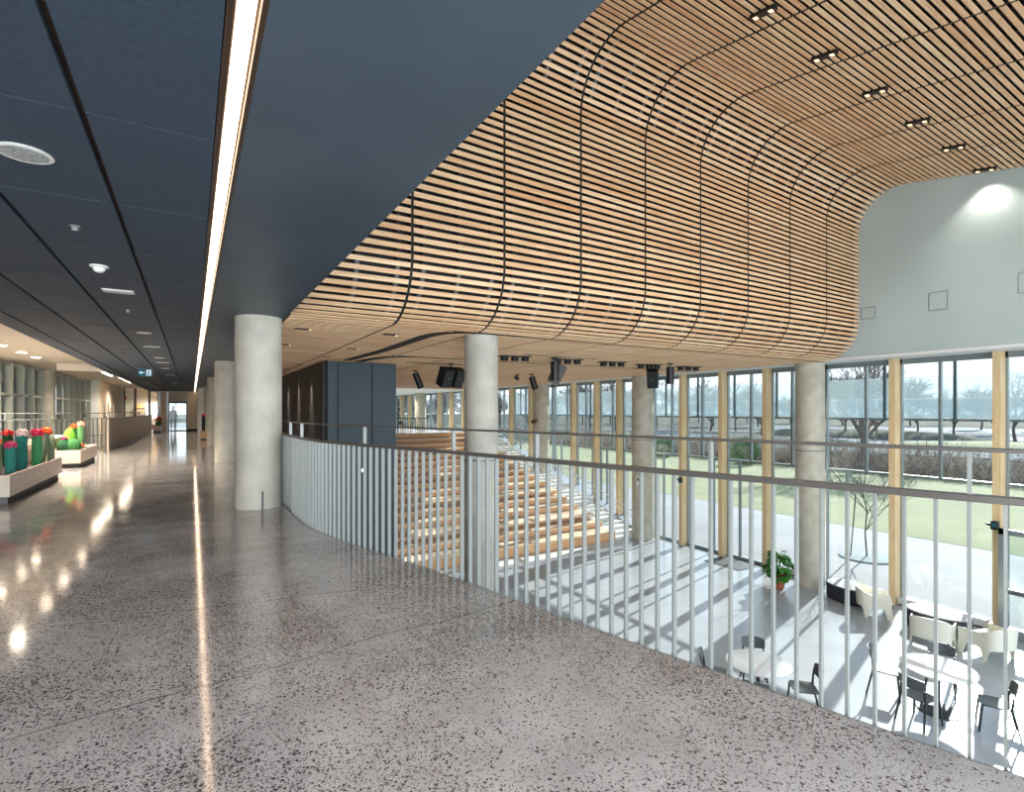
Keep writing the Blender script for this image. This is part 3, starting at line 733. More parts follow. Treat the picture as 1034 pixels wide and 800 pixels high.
# ------------------------------------------------------------------ cafe furniture
def make_table(lab,x,y,r):
    t=thing('round_table',lab,'table',(x,y,L),0,'round cafe tables')
    MB().lathe([(.001,.712),(r-.02,.712),(r,.722),(r,.738),(r-.008,.742),(.001,.742)],seg=48).build('tabletop',M['tabletop'],t,smooth=True,angle=30)
    MB().lathe([(.12,.70),(.12,.712)],seg=20).lathe([(.035,.02),(.03,.1),(.03,.62),(.04,.705)],seg=16).build('pedestal',M['chairleg'],t,smooth=True)
    MB().lathe([(.30,0),(.31,.006),(.30,.016),(.05,.024)],seg=40).build('base',M['chairleg'],t,smooth=True)
    return t
make_table('round white cafe table nearest the ivory armchairs',10.93,4.10,.54)
make_table('round white cafe table close under the railing',8.46,5.79,.53)
def make_chair(lab,loc,rz):
    t=thing('cafe_chair',lab,'chair',loc,rz,'charcoal cafe chairs')
    # seat: dished rounded panel ; chair faces +Y
    s=MB(); nx,ny=8,8; vs=[]
    for side in (0,1):
        for j in range(ny+1):
            for i in range(nx+1):
                u=-1+2*i/nx; v=-1+2*j/ny
                w=.21-.02*(v<0)*abs(v); k=(1-.12*abs(u*v)**2)
                z=.445+.012*u*u-.01*(1-v*v)-(.012 if side else 0)-.01*max(0,v)**3
                vs.append((u*w*k,v*.2*k,z))
    m_=(nx+1)*(ny+1); fs=[]
    for j in range(ny):
        for i in range(nx):
            a=j*(nx+1)+i; fs.append((a,a+1,a+nx+2,a+nx+1)); fs.append((m_+a,m_+a+nx+1,m_+a+nx+2,m_+a+1))
    bd=[i for i in range(nx+1)]+[j*(nx+1)+nx for j in range(1,ny+1)]+[ny*(nx+1)+i for i in range(nx-1,-1,-1)]+[j*(nx+1) for j in range(ny-1,0,-1)]
    for a,b_ in zip(bd,bd[1:]+bd[:1]): fs.append((a,b_,m_+b_,m_+a))
    s.add(vs,fs); s.build('seat',M['chair'],t,smooth=True,angle=50)
    # back: curved panel
    b=MB(); vs=[]; nx,ny=10,5
    for side in (0,1):
        for j in range(ny+1):
            for i in range(nx+1):
                u=-1+2*i/nx; v=j/ny
                w=.205*(1-.06*abs(2*v-1)**3)
                z=.60+.21*v-(.02*u*u if v>.9 else 0)+(.03*u*u if v<.1 else 0)
                y=-.235-.05*v+.05*u*u-(.012 if side else 0)
                vs.append((u*w,y,z))
    m_=(nx+1)*(ny+1); fs=[]
    for j in range(ny):
        for i in range(nx):
            a=j*(nx+1)+i; fs.append((a,a+1,a+nx+2,a+nx+1)); fs.append((m_+a,m_+a+nx+1,m_+a+nx+2,m_+a+1))
    bd=[i for i in range(nx+1)]+[j*(nx+1)+nx for j in range(1,ny+1)]+[ny*(nx+1)+i for i in range(nx-1,-1,-1)]+[j*(nx+1) for j in range(ny-1,0,-1)]
    for a,b_ in zip(bd,bd[1:]+bd[:1]): fs.append((a,b_,m_+b_,m_+a))
    b.add(vs,fs); b.build('backrest',M['chair'],t,smooth=True,angle=50)
    for sx in (-1,1):
        MB().tube([(sx*.18,.16,.44),(sx*.185,.17,.42),(sx*.215,.21,0)],[.018,.018,.014],8).build('leg',M['chairleg'],t,smooth=True)
        MB().tube([(sx*.175,-.2,.62),(sx*.185,-.19,.45),(sx*.22,-.29,0)],[.016,.019,.014],8).build('leg',M['chairleg'],t,smooth=True)
    MB().tube([(-.18,.15,.428),(.18,.15,.428)],.01,6).tube([(-.182,-.18,.428),(.182,-.18,.428)],.01,6).tube([(-.182,-.18,.428),(-.18,.15,.428)],.01,6).tube([(.182,-.18,.428),(.18,.15,.428)],.01,6).build('seat_frame',M['chairleg'],t)
    return t
def seat_at(c,ang,r,extra=0):
    a=R(ang); x=c[0]+r*math.cos(a); y=c[1]+r*math.sin(a); return (x,y,L),a+PI/2+R(extra)
T1=(10.93,4.10); T2=(8.46,5.79)
l_,a_=seat_at(T1,100,.74,10); ch0=make_chair('charcoal cafe chair on the side of the white table toward the bleachers',l_,a_)
CK=kids(ch0)
for T,an,r,ex,lab in ((T1,180,.66,-8,'charcoal cafe chair with its back to the railing at the table near the armchairs'),(T1,-80,.72,14,'charcoal cafe chair turned aside at the end of the table near the armchairs'),(T1,18,.78,0,'charcoal cafe chair between the white table and the ivory armchairs'),
    (T2,128,.70,0,'charcoal cafe chair at the bleacher side of the table under the railing'),(T2,-52,.70,8,'charcoal cafe chair facing the bleachers at the table under the railing'),(T2,40,.70,0,'charcoal cafe chair on the window side of the table under the railing'),(T2,212,.62,0,'charcoal cafe chair mostly hidden under the floor edge at the near table')):
    l_,a_=seat_at(T,an,r,ex); dup(ch0,l_,a_,lab,None,CK)

# chairs and cafe tables up on the terrace
for i,(x,y) in enumerate([(5.9,30.4),(7.3,30.8),(8.8,30.4),(10.3,30.7)]):
    w=['beside the slate box','second from the slate box','third from the slate box','farthest from the slate box'][i]
    t=thing('round_table','small dark round table on the terrace above the bleachers, '+w,'table',(x,y,-.02),0,'terrace tables')
    MB().lathe([(.001,.72),(.33,.72),(.34,.735),(.33,.75),(.001,.75)],seg=28).build('tabletop',M['device'],t); MB().lathe([(.03,.02),(.03,.72)],seg=12).build('pedestal',M['chairleg'],t); MB().lathe([(.22,0),(.22,.015),(.04,.02)],seg=24).build('base',M['chairleg'],t)
    dup(ch0,(x-.42,y-.4,-.02),R(-60),'charcoal cafe chair left of the terrace table '+w,'terrace chairs',CK)
    dup(ch0,(x+.35,y+.55,-.02),R(110),'charcoal cafe chair right of the terrace table '+w,'terrace chairs',CK)
    t=dup(ch0,(x+.02,y+.0,.76),R(30*i),'charcoal cafe chair stacked on the terrace table '+w,'terrace chairs',CK)

# ivory one-piece armchairs
def make_arm(lab,loc,rz):
    t=thing('armchair',lab,'armchair',loc,rz,'ivory plastic armchairs')
    # outer shell wraps back and both arms: U path, faces +Y
    n=36; sh=MB(); vs=[]
    def U(a):   # a in -1..1 along U from front-left arm round the back to front-right arm
        if abs(a)>.45:
            k=(abs(a)-.45)/.55; x=.36+.03*k; y=-.14+.5*k; 
        else:
            q=a/.45*PI/2; x=.36*abs(math.sin(q))**.8; y=-.14-.22*math.cos(q)**.8 if math.cos(q)>0 else -.14
        return math.copysign(x,a),y
    def top(a):
        k=abs(a); return .70-.13*min(1,max(0,(k-.25)/.3))**1.0*1.0 - .03*max(0,(k-.6)/.4) + .03*math.cos(k*PI/.5)*(k<.25)
    def low(a):
        # legs at four places reach floor, arches between
        best=min(abs(a-c) for c in (-.93,-.42,.42,.93)); return 0.0 if best<.055 else min(.26,.0+(best-.055)*4.0+.1)
    rows=[]
    for layer in (0,1):
        for i in range(n+1):
            a=-1+2*i/n; x,y=U(a); zt=top(a); zl=low(a)
            for j in range(5):
                v=j/4; z=zl+(zt-zl)*v; fl=.93+.10*(z/.7)
                if layer: fl-=.045
                # splay of legs
                sp=1.0+(.10*(1-z/.3) if z<.3 else 0)
                vs.append((x*fl*sp,(y+.0)*fl*sp+( -.03*(z/.7)),z))
    m_=(n+1)*5; fs=[]
    for i in range(n):
        for j in range(4):
            a=i*5+j; fs.append((a,a+5,a+6,a+1)); fs.append((m_+a,m_+a+1,m_+a+6,m_+a+5))
        fs.append((i*5+4,(i+1)*5+4,m_+(i+1)*5+4,m_+i*5+4)); fs.append((i*5,m_+i*5,m_+(i+1)*5,(i+1)*5))
    for i in (0,n):
        for j in range(4):
            a=i*5+j; fs.append((a,a+1,m_+a+1,m_+a))
    sh.add(vs,fs); sh.build('shell',M['plastic'],t,smooth=True,angle=60)
    s=MB(); vs=[]; nx,ny=8,8
    for side in (0,1):
        for j in range(ny+1):
            for i in range(nx+1):
                u=-1+2*i/nx; v=j/ny; w=.335*(1-.25*(1-v)**3)
                vs.append((u*w,-.30+.68*v,.36+.04*v+.05*u*u-(.03*(v>.95))-(.02 if side else 0)))
    m_=(nx+1)*(ny+1); fs=[]
    for j in range(ny):
        for i in range(nx):
            a=j*(nx+1)+i; fs.append((a,a+1,a+nx+2,a+nx+1)); fs.append((m_+a,m_+a+nx+1,m_+a+nx+2,m_+a+1))
    bd=[i for i in range(nx+1)]+[j*(nx+1)+nx for j in range(1,ny+1)]+[ny*(nx+1)+i for i in range(nx-1,-1,-1)]+[j*(nx+1) for j in range(ny-1,0,-1)]
    for a,b_ in zip(bd,bd[1:]+bd[:1]): fs.append((a,b_,m_+b_,m_+a))
    s.add(vs,fs); s.build('seat',M['plastic'],t,smooth=True,angle=50)
    # front apron with arch
    f=MB(); vs=[]
    for y in (.37,.35):
        for i in range(13):
            u=-1+2*i/12; zl=.0 if abs(u)>.85 else .24+.06*(1-u*u); vs+= [(u*.37,y,zl if abs(u)<=.85 else 0.0),(u*.36,y,.40)]
    fs=[]
    for i in range(12):
        fs.append((2*i,2*i+2,2*i+3,2*i+1)); fs.append((26+2*i,26+2*i+1,26+2*i+3,26+2*i+2)); fs.append((2*i,26+2*i,26+2*i+2,2*i+2)); fs.append((2*i+1,2*i+3,26+2*i+3,26+2*i+1))
    f.add(vs,fs); f.build('apron',M['plastic'],t,smooth=True)
    return t
a0=make_arm('ivory plastic armchair standing between the two charcoal ottomans',(14.72,6.88,L),R(-150)); AK=kids(a0)
dup(a0,(13.75,5.28,L),R(-75),'ivory plastic armchair with its back to the cafe table',None,AK)
dup(a0,(14.25,4.45,L),R(-20),'ivory plastic armchair nearest the glass door',None,AK)

# ottomans: kidney shaped
def ottoman(lab,x,y,rz,sx,sy):
    t=thing('ottoman',lab,'ottoman',(x,y,L),rz)
    P=[]
    for k in range(40):
        q=2*PI*k/40; r_=1-.16*math.exp(-((q-PI*1.5)/.55)**2)
        c,s2=math.cos(q),math.sin(q); P.append((sx*math.copysign(abs(c)**.85,c)*r_,sy*math.copysign(abs(s2)**.85,s2)*r_))
    MB().prism([(a*.93,b_*.93) for a,b_ in P],0,.04).build('base',M['device'],t)
    MB().prism(P,.04,.40).build('body',M['ott'],t,smooth=True,angle=60,bevel=.02)
    MB().prism([(a*.985,b_*.985) for a,b_ in P],.40,.425).build('seat_pad',M['otttop'],t,smooth=True,bevel=.012)
ottoman('charcoal ottoman with pale top beside the big window column',15.25,7.75,R(75),.55,.42)
ottoman('large charcoal ottoman with pale top behind the ivory armchairs',14.98,5.62,R(95),.62,.45)

# potted plant
pp=thing('potted_plant','leafy green plant in a terracotta pot beside the window column','plant',(14.52,9.3,L))
MB().lathe([(.13,0),(.15,.02),(.2,.34),(.215,.34),(.215,.38),(.19,.38),(.18,.35)],seg=28).build('pot',M['terracotta'],pp,smooth=True)
MB().lathe([(.18,.345),(.05,.36)],seg=20).build('soil',M['soil'],pp)
stems=MB(); lv=MB(); r2=random.Random(3)
def leaf(mb,c,d,s,roll,wd=1):
    d=Vector(d).normalized(); a=Vector((0,0,1)) if abs(d.z)<.9 else Vector((1,0,0)); u=d.cross(a).normalized(); w=u.cross(d).normalized()
    u=(u*math.cos(roll)+w*math.sin(roll)).normalized(); w=u.cross(d).normalized(); c=Vector(c)
    rim=[(0,0),(.25,.42),(.55,.5),(.8,.36),(1.0,0),(.8,-.36),(.55,-.5),(.25,-.42)]
    vs=[]
    for x,y in rim: vs.append(c+d*x*s+u*y*s*wd+w*(-.25*x*x+.18*abs(y))*s)
    vs2=[v-w*.006 for v in vs]
    n_=len(rim); mb.add([tuple(v) for v in vs+vs2],[tuple(range(n_)),tuple(range(2*n_-1,n_-1,-1))]+[(i,(i+1)%n_,n_+(i+1)%n_,n_+i) for i in range(n_)])
for i in range(46):
    a=r2.uniform(0,2*PI); h=r2.uniform(.35,1.1); rr=r2.uniform(.1,.38)*(1 if h<.9 else .6)
    tip=Vector((math.cos(a)*rr,math.sin(a)*rr,h)); stems.tube([(0,0,.34),(tip.x*.4,tip.y*.4,.34+(h-.34)*.65),tip],[.012,.009,.006],5)
    for q in range(2):
        aa=a+r2.uniform(-.6,.6); leaf(lv,tip,(math.cos(aa),math.sin(aa),r2.uniform(-.7,.2)),r2.uniform(.16,.27),r2.uniform(-.5,.5))
stems.build('stem',M['leaf'],pp); lv.build('foliage',M['leaf'],pp,smooth=True)

# ------------------------------------------------------------------ flower planters and felt cacti
def planter(lab,x0,x1,y0,y1,back=False):
    t=thing('planter',lab,'planter',((x0+x1)/2,(y0+y1)/2,0)); cx,cy=(x0+x1)/2,(y0+y1)/2; w=(x1-x0)/2; h=(y1-y0)/2
    MB().box(-w+.04,w-.04,-h+.08,h-.12,0,.11).build('toe_kick',M['device'],t)
    th=.03; b=MB(); b.box(-w,w,-h,h,.11,.15); b.box(-w,-w+th,-h,h,.15,.44); b.box(w-th,w,-h,h,.15,.44); b.box(-w+th,w-th,-h,-h+th,.15,.44); b.box(-w+th,w-th,h-th,h,.15,.44)
    b.build('box',M['planter'],t,bevel=.004)
    MB().box(-w+th,w-th,-h+th,h-th,.15,.375).build('soil',M['soil'],t)
    if back:
        MB().box(-w-.35,-w,-h-.1,h,.12,.70).build('bench_back',M['bench'],t); MB().box(-w-.37,-w+.02,-h-.12,h,.70,.73).build('bench_cap',M['planter'],t)
    return t
planter('long pale timber flower planter nearest the camera',-3.35,-2.38,10.9,14.7)
planter('second pale timber flower planter with a taller back',-3.0,-2.39,17.0,19.7,True)
def cactus(lab,x,y,h,r,col,fcol,f2=None,round_=False,z=.375,fr=None,tilt=0):
    t=thing('felt_cactus',lab,'cactus',(x,y,z)); r*=(.9 if round_ else .58); fr=(fr or r*1.25)*.5
    m=M.setdefault('cac%s'%(col,),mat('felt_cactus_%d_%d_%d'%col,col,.95,bump=(120,.3)))
    t.rotation_euler=(0,R(tilt),0)
    if round_: pr=[(r*.5,0)]+[(r*math.sin(PI*(.18+.78*i/8)),h*(i/8)) for i in range(1,9)]; pr=[(pr[0][0],0)]+[(r*(a_/r if r else 0)**.6 if False else r*max(.02,(a_/r))**.6,z_) for a_,z_ in pr[1:]]
    else: pr=[(r*.9,0),(r,h*.2),(r*1.04,h*.6),(r*.98,h*.88),(r*.7,h*.97),(r*.2,h)]
    MB().lathe(pr,seg=30,lobes=10,amp=.09).build('stem',m,t,smooth=True,angle=80)
    if fcol:
        fm=M.setdefault('fl%s'%(fcol,),mat('felt_flower_%d_%d_%d'%fcol,fcol,.9)); f=MB(); fr=fr or r*1.25; rr_=random.Random(hash(lab)%1000 if False else len(lab)*7)
        for q in range(70):
            v=Vector((rr_.gauss(0,1),rr_.gauss(0,1),rr_.gauss(.35,.8))).normalized()
            if v.z<-.25: v.z=-.25
            leaf(f,(0,0,h+.0),v,fr*rr_.uniform(.8,1.05),rr_.uniform(-.3,.3),.38)
        f.build('flower',fm,t)
        cm=M.setdefault('fc%s'%(f2 or fcol,),mat('felt_centre_%d_%d_%d'%(f2 or fcol),f2 or fcol,.9)); MB().ball((0,0,h+.02),fr*.5).build('flower_centre',cm,t,smooth=True)
    return t
TEAL=(42,122,112); GRN=(70,150,100); GRY=(118,134,112); DKG=(30,78,48); LIME=(112,176,52); OLV=(54,112,58)
cactus('grey green felt cactus with an orange and yellow flower at the near planter end',-2.85,12.2,.52,.13,GRY,(236,92,40),(250,190,60),fr=.2)
cactus('dark felt cactus with a magenta flower next to the orange one',-2.62,12.05,.46,.12,TEAL,(206,56,110),(240,120,150),fr=.19)
cactus('dark felt cactus with a red flower at the back of the first planter',-3.0,13.6,.62,.13,DKG,(208,48,48),(230,90,60),fr=.21)
cactus('teal felt cactus topped by a white pink flower',-2.62,12.75,.64,.12,TEAL,(240,205,200),(250,225,210),fr=.2)
cactus('small teal felt cactus bud leaning behind the white flowered one',-2.85,13.0,.42,.1,GRN,None)
cactus('bare pinkish beige felt cactus in the first planter',-2.78,13.9,.42,.13,(206,178,158),None)
cactus('bright green felt cactus with a crimson flower',-2.52,13.3,.62,.12,GRN,(216,40,88),(236,90,130),fr=.22)
cactus('olive felt cactus leaning under a yellow orange flower',-2.62,14.15,.64,.11,GRY,(238,80,40),(252,200,70),fr=.2,tilt=8)
cactus('thin grey green felt cactus at the far end of the first planter',-2.5,14.35,.56,.1,GRY,None)
cactus('round dark green felt cactus with a magenta flower in the second planter',-2.76,17.35,.34,.16,DKG,(214,60,130),(236,120,170),round_=True,fr=.16)
cactus('round mid green felt cactus at the front of the second planter',-2.58,17.35,.34,.17,OLV,None,round_=True)
cactus('lime green felt cactus ball behind the round ones',-2.78,18.1,.58,.15,LIME,None,round_=True)
cactus('tall dark green felt cactus with an orange flower',-2.72,18.3,.62,.13,OLV,(240,96,40),(250,150,70),fr=.19)
cactus('tall pale green felt cactus with a peach flower',-2.56,18.2,.68,.11,(96,150,96),(244,168,150),(250,200,180),fr=.2)
cactus('low red and orange felt flower cactus in the second planter',-2.5,17.9,.12,.12,OLV,(220,60,40),(244,140,60),fr=.16)
t=planter('far pale planter with red and yellow flowers by the corridor end',-2.2,-1.75,42.0,44.2)
for i in range(8):
    cactus('%s felt flower cactus in the far planter'%['yellow','red, nearest','orange','crimson','small yellow','low red','far orange','farthest pink'][i],-2.0+.12*(i%2),42.2+.24*i,.35+.1*(i%3),.11,OLV,[(238,196,50),(210,50,50),(240,110,50),(200,40,70)][i%4],None,fr=.2)
t=thing('planter_stand','small orange timber planter cube standing between far columns','planter',(.48,30.6,0)); MB().box(-.15,.15,-.15,.15,.06,.42).build('box',M['bench'],t,bevel=.01); MB().box(-.12,.12,-.12,.12,0,.06).build('toe_kick',M['device'],t)
cactus('dark felt cactus with a pink flower on the orange planter cube',.48,30.6,.78,.12,(34,50,40),(226,60,100),(240,110,140),z=.42,fr=.2)

# ------------------------------------------------------------------ person by the far door
def person(loc,rz):
    t=thing('person','person in dark clothes standing beyond the far glass door, arms at the sides','person',loc,rz)
    b=MB()
    for z0,z1,w0,d0,w1,d1 in ((.86,1.0,.16,.11,.15,.105),(1.0,1.2,.15,.105,.165,.11),(1.2,1.42,.165,.11,.19,.10),(1.42,1.5,.19,.10,.07,.06)):
        ring=lambda z,w,d:[(w*math.cos(2*PI*k/16),d*math.sin(2*PI*k/16),z) for k in range(16)]
        vs=ring(z0-.012,w0,d0)+ring(z1+.012,w1,d1); b.add(vs,[(k,(k+1)%16,16+(k+1)%16,16+k) for k in range(16)]+[tuple(range(16))[::-1],tuple(range(16,32))])
    b.tube([(0,0,1.44),(0,.0,1.62)],.055,12); b.ball((0,.0,1.68),.1,.82,.98,1.2,16); b.ball((0,.095,1.66),.018,1,1,1.2,8)
    for sg in (-1,1):
        b.ball((sg*.084,0,1.67),.022,.6,1,1.4,8)
        b.tube([(sg*.085,0,.95),(sg*.095,.012,.5),(sg*.10,-.005,.08)],[.092,.062,.042],12)
        b.tube([(sg*.10,-.04,.04),(sg*.105,.06,.04),(sg*.11,.17,.03)],[.042,.045,.032],10)
        b.tube([(sg*.165,0,1.42),(sg*.225,-.01,1.14),(sg*.235,.05,.90)],[.058,.044,.030],10)
        b.ball((sg*.238,.062,.85),.04,.55,.8,1.1,10)
        for q in range(4): b.tube([(sg*.236,.04+.018*q,.83),(sg*.232,.048+.018*q,.79),(sg*.226,.052+.018*q,.755-.004*abs(q-1.5))],[.0115,.0105,.009],6)
        b.tube([(sg*.232,.085,.86),(sg*.222,.11,.83),(sg*.216,.112,.80)],[.012,.011,.009],6)
    o=b.build('body',mat('dark_clothes',(34,38,48),.9),t,smooth=True)
    rm=o.modifiers.new('r','REMESH'); rm.mode='VOXEL'; rm.voxel_size=.009; rm.use_smooth_shade=True
    sm=o.modifiers.new('s','SMOOTH'); sm.iterations=3; sm.factor=.5
    MB().ball((0,-.015,1.705),.1,.92,1.0,1.12).build('hair',mat('dark_hair',(30,24,22),.8),t,smooth=True)
person((-1.18,45.6,-.02),R(10))

# ------------------------------------------------------------------ exterior
MB().box(16.4,25.2,-30,60,L-.25,L-.03).build('pavement',M['pave'],kind='structure')
gl=MB()
gl.prism([(25.2,-40),(48,-40),(48,70),(25.2,70)],L-.3,L-.02); gl.build('lawn',M['grass'],kind='structure')
MB().box(-60,25.2,60,70,L-.3,L-.05).build('lawn',M['grass'],kind='structure')
MB().box(48,900,-600,800,L-.6,L-.2).build('field',M['field'],kind='structure')
MB().box(-600,48,70,900,L-.6,L-.2).build('field',M['field'],kind='structure')
def blob(cx,cy,rx,ry,rot,seed,n=40):
    r_=random.Random(seed); ph=[r_.uniform(0,6.28) for _ in range(4)]; P=[]
    for k in range(n):
        q=2*PI*k/n; r0=1+.18*math.sin(2*q+ph[0])+.12*math.sin(3*q+ph[1])+.07*math.sin(5*q+ph[2]); x=rx*r0*math.cos(q); y=ry*r0*math.sin(q)
        P.append((cx+x*math.cos(rot)-y*math.sin(rot),cy+x*math.sin(rot)+y*math.cos(rot)))
    return P
for i,(x,y,rx,ry,ro) in enumerate([(100,45,16,30,.4),(130,10,18,34,.2),(90,80,14,26,.5),(170,70,30,50,.3)]):
    MB().prism(blob(x,y,rx,ry,ro,i),L-.2,L-.12-.01*i).build('water',M['pond'],kind='structure')
for i,(x,y,rx,ry,ro) in enumerate([(75,40,5,40,.25),(78,12,6,24,-.2),(150,40,8,80,.1),(115,95,7,50,.6),(66,60,4,22,.5)]):
    MB().prism(blob(x,y,rx,ry,ro,20+i),L-.2,L-.06-.005*i).build('path',M['snow'],kind='structure')
# low mounds of winter meadow
for i,(x,y,rx,ry,h,m) in enumerate([(85,55,9,16,1.0,'field'),(95,25,8,18,1.2,'grass'),(72,82,8,14,.9,'grass'),(120,60,14,22,1.6,'field'),(62,18,5,12,.7,'field')]):
    mb=MB(); mb.ball((x,y,L-.3),1,rx,ry,h,24); mb.build('hill',M[m],kind='structure',smooth=True)

# bare trees
def tree_mesh(seed,H,spread,depth,trunk,tf=.3):
    r_=random.Random(seed); mb=MB()
    def br(p,d,l,r,k):
        q=p+d*l; mid=p+d*l*.5+Vector((r_.uniform(-1,1),r_.uniform(-1,1),0))*l*.05
        mb.tube([p,mid,q],[r,r*.85,r*.65],4 if k<3 else 3)
        if k>=depth: return
        for j in range(r_.choice((3,3,4)) if k else 5):
            ax=Vector((r_.uniform(-1,1),r_.uniform(-1,1),r_.uniform(-.2,.5))).normalized()
            nd=(d*.75+ax*spread).normalized(); nd.z=max(nd.z,-.1)
            br(p.lerp(q,r_.uniform(.55,1)),nd,l*r_.uniform(.6,.78),r*.58,k+1)
        br(q,(d+Vector((r_.uniform(-.2,.2),r_.uniform(-.2,.2),.1))).normalized(),l*.72,r*.62,k+1)
    br(Vector((0,0,0)),Vector((0,0,1)),H*tf,trunk,0)
    return mb
def tree_obj(mb,lab,loc,rz=0,sc=1,group=None):
    me_o=mb.build('bare_tree',M['twig'],loc=loc); me_o.rotation_euler=(0,0,rz); me_o.scale=(sc,)*3; return tag(me_o,lab,'tree',group)
protos=[tree_mesh(s_,15,.85,5,.28) for s_ in (1,2,3)]
po=[]
k=0
r3=random.Random(11)
spots=[]
for i in range(34):
    ang=R(16+ i*2.35+r3.uniform(-.6,.6))  # measured from +Y toward +X
    D=r3.uniform(115,165); spots.append((D*math.sin(ang),D*math.cos(ang)))
for i in range(40):
    ang=R(14+i*2.0+r3.uniform(-.8,.8)); D=r3.uniform(175,260); spots.append((D*math.sin(ang),D*math.cos(ang)))
for i,(x,y) in enumerate(spots):
    sc=r3.uniform(.75,1.15)
    if i<3: o=tree_obj(protos[i],'bare winter tree in the distant line beyond the lawn',(x,y,L-.3),r3.uniform(0,6),sc,'distant bare trees'); po.append(o)
    else:
        o=po[i%3].copy(); COL.objects.link(o); o.location=(x,y,L-.3); o.rotation_euler=(0,0,r3.uniform(0,6)); o.scale=(sc,)*3
tree_obj(tree_mesh(4,12,.62,5,.26),'dark bare tree behind the shrubs at the lawn edge',(50.5,24.5,L-.3))
# young tree in its round pit
yt=thing('young_tree','thin leafless young tree staked in a round gravel pit in the paving','tree',(20.3,9.7,L-.03))
tree_mesh(21,4.0,.6,4,.03,.42).build('branches',M['bark'],yt)
MB().tube([(-.5,.3,0),(-.35,.2,2.2)],.02,6).build('stake',M['twig'],yt)
tag(MB().lathe([(.85,0),(.85,.04),(.8,.05),(.01,.07)],(0,0,0),36).build('tree_pit',M['mulch'],loc=(20.3,9.7,L-.03)),'round gravel tree pit set in the pale paving','tree pit')
# shrub bank: uncountable twigs
hb=MB(); r4=random.Random(5)
for i in range(13000):
    y=r4.uniform(-25,72); x=47.5+r4.random()**1.3*7; h=(1.3+1.7*math.sin(y*.35+x)**2)*r4.uniform(.5,1.15)*(.6+.06*(x-47)*1.6)
    base=Vector((x,y,L-.2)); tip=base+Vector((r4.uniform(-1.2,1.2),r4.uniform(-1.2,1.2),h*.85)); w=r4.uniform(.02,.05)
    a=r4.uniform(0,PI); u=Vector((math.cos(a),math.sin(a),0))*w
    mid=base.lerp(tip,.6)
    hb.add([base-u,base+u,mid+u*.8,tip,mid-u*.8],[(0,1,2,3,4)],r4.random())
    for _ in range(3):
        q=base.lerp(tip,r4.uniform(.35,1)); v=Vector((r4.uniform(-1,1),r4.uniform(-1,1),r4.uniform(0,1)))*r4.uniform(.2,.5); uu=Vector((r4.uniform(-1,1),r4.uniform(-1,1),r4.uniform(-1,1)))*.035
        hb.add([q-uu,q+uu,q+v],[(0,1,2)],r4.random())
M['brush']=mat('dry_brush',(150,134,122),.95,tone=((112,102,96),(186,168,150)))
tag(hb.build('shrubbery',M['brush']),'bank of dry brown winter brush beyond the lawn','shrubs',kind='stuff')
# green shrubs by the lawn
for i,(x,y,h) in enumerate([(46,33,2.6),(45.5,43,2.2)]):
    mb=MB(); r5=random.Random(i+40)
    for _ in range(1500):
        v=Vector((r5.gauss(0,1),r5.gauss(0,1),r5.gauss(0,1))).normalized()*r5.uniform(.6,1); c=Vector((v.x*1.4,v.y*1.4,h/2+v.z*h/2)); leaf(mb,c,(v.x,v.y,v.z+.2),.16,r5.uniform(0,3))
    tag(mb.build('evergreen_shrub',M['leafdull'] if 'leafdull' in M else M.setdefault('leafdull',mat('dull_evergreen',(112,134,96),.8)),loc=(x,y,L-.05)),['rounded evergreen shrub at the lawn edge behind the window column','smaller evergreen shrub at the lawn edge further along'][i],'shrub')

# exterior fritted glass screens hanging from the eaves
MB().box(16.7,18.3,-5,52,2.95,3.1).build('roof',M['aludark'],kind='structure')
y=2.9; i=0
labs=0
while y<30:
    w=1.75
    t=thing('glass_screen','pale fritted glass sunscreen panel hanging outside the window wall','sunscreen',(18.1,y,0),0,'fritted glass sunscreens outside the windows')
    MB().box(-.01,.01,.05,w-.05,1.20,2.42).build('pane',M['frit'],t)
    MB().box(.05,.06,.02,w-.02,1.20,1.78).build('lower_pane',M['frit2'],t)
    MB().box(-.04,.04,-.03,.03,1.15,2.95).build('hanger',M['aludark'],t)
    MB().box(-.03,.08,.0,w,1.13,1.2).build('bottom_channel',M['aludark2'] if 'aludark2' in M else M['alu'],t)
    y+=w; i+=1

# ------------------------------------------------------------------ lights
sun=bpy.data.lights.new('sun','SUN'); sun.energy=7.5; sun.angle=R(.6); sun.color=(1,.95,.88)
so=bpy.data.objects.new('sun',sun); COL.objects.link(so)
dv=Vector((-math.cos(R(15))*math.cos(R(25)),-math.sin(R(15))*math.cos(R(25)),-math.sin(R(25))))
so.rotation_euler=dv.to_track_quat('-Z','Y').to_euler()
def spot(loc,tgt,e,size=70,blend=.8,col=(1,.86,.7),rad=.05):
    l=bpy.data.lights.new('spot','SPOT'); l.energy=e; l.spot_size=R(size); l.spot_blend=blend; l.color=col; l.shadow_soft_size=rad
    o=bpy.data.objects.new('spot',l); COL.objects.link(o); o.location=loc; o.rotation_euler=(Vector(tgt)-Vector(loc)).to_track_quat('-Z','Y').to_euler()
def area(loc,tgt,e,sx,sy,col=(1,.9,.78)):
    l=bpy.data.lights.new('area','AREA'); l.shape='RECTANGLE'; l.size=sx; l.size_y=sy; l.energy=e; l.color=col
    o=bpy.data.objects.new('area',l); COL.objects.link(o); o.location=loc; o.rotation_euler=(Vector(tgt)-Vector(loc)).to_track_quat('-Z','Y').to_euler()
for x,y in dl: spot((x,y,2.99),(x,y,0),430,150,rad=.09)
for y in (26,30,34,38): spot((-3.1,y,2.98),(-3.0,y,0),230,150,rad=.06)
for y in (16.73,18.94,21.12,23.3): spot((2.86,y,2.77),(3.04,y,.4),600,34,.8)
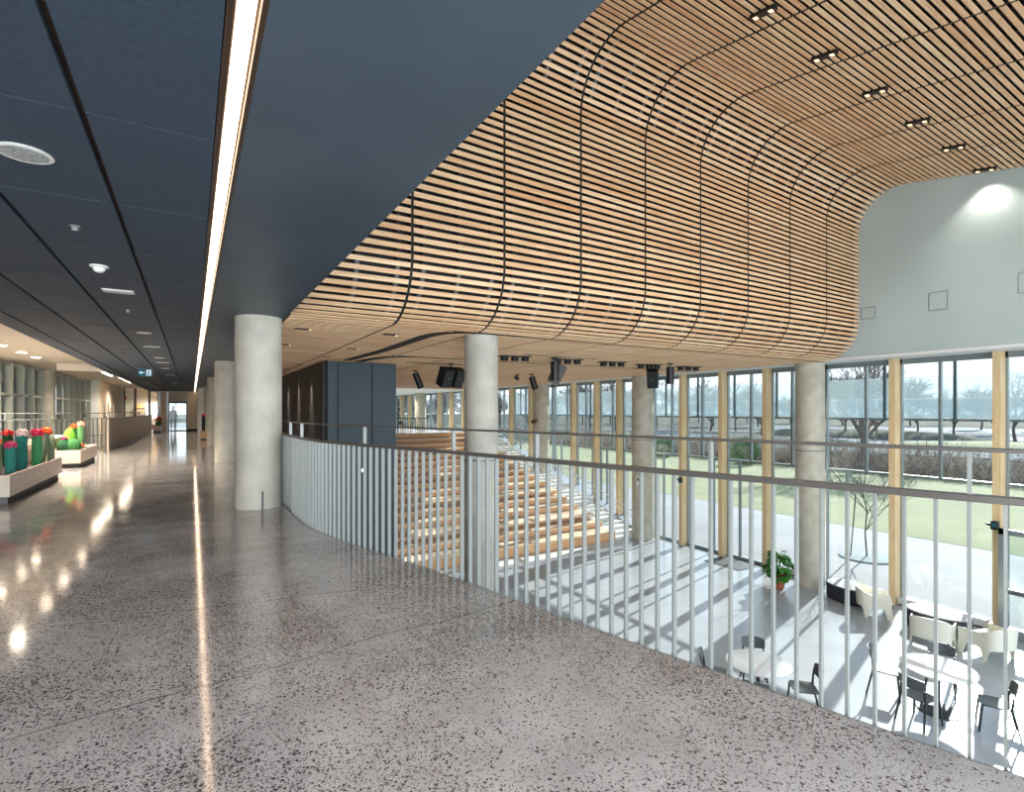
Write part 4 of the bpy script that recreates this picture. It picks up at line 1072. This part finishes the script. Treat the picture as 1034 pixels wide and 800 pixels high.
for i in range(6): spot((7.1+1.585*i,4.78,Zceil(7.1+1.585*i,4.78)-.12),(7.1+1.585*i,4.6,L),70,110,.8,(1,.92,.82))
spot((14.6,4.86,6.70),(15.4,4.86,5.3),2.5,85,1,(1,.93,.85))
# area lamps added as fill behind the viewpoint, no glazing modelled there
area((8,-4.6,2.2),(8,5,1.0),480,14,8,(.93,.97,1))
area((-2,-4.6,1.4),(-2,5,1.0),900,8,2.4,(.96,.98,1))
for x in (7,10.5,14):  # spots added to brighten the far terrace, without fittings
    for y in (34,40): spot((x,y,2.75),(x,y,0),260,150,rad=.1)
spot((-3.0,48,2.9),(-3,48,0),260,160)
W=bpy.data.worlds.new('World'); SC.world=W; W.use_nodes=True; N=W.node_tree.nodes; K=W.node_tree.links
bg=N['Background']; tc=N.new('ShaderNodeTexCoord'); sp=N.new('ShaderNodeSeparateXYZ'); K.new(tc.outputs['Generated'],sp.inputs[0])
rp=N.new('ShaderNodeValToRGB'); rp.color_ramp.elements[0].position=0.0; rp.color_ramp.elements[0].color=(.86,.93,1,1); rp.color_ramp.elements[1].position=.7; rp.color_ramp.elements[1].color=(.50,.72,1,1)
K.new(sp.outputs[2],rp.inputs['Fac']); K.new(rp.outputs[0],bg.inputs[0]); bg.inputs[1].default_value=1.25

# ------------------------------------------------------------------ camera
cd=bpy.data.cameras.new('Camera'); cam=bpy.data.objects.new('Camera',cd); COL.objects.link(cam); SC.camera=cam
cam.location=(0,0,1.42); cam.rotation_euler=(PI/2,0,-math.atan2(323,540)); cd.sensor_width=36; cd.lens=540/1034*36; cd.shift_y=15/1034; cd.clip_end=2000; cd.clip_start=.05
SC.view_settings.view_transform='Standard'; SC.view_settings.look='None'; SC.view_settings.gamma=1; SC.view_settings.exposure=0.7; SC.view_settings.use_curve_mapping=False
SC.cycles.use_denoising=True
SC.cycles.max_bounces=12; SC.cycles.diffuse_bounces=6; SC.cycles.transparent_max_bounces=24; SC.cycles.sample_clamp_indirect=8; SC.cycles.caustics_reflective=False; SC.cycles.caustics_refractive=False
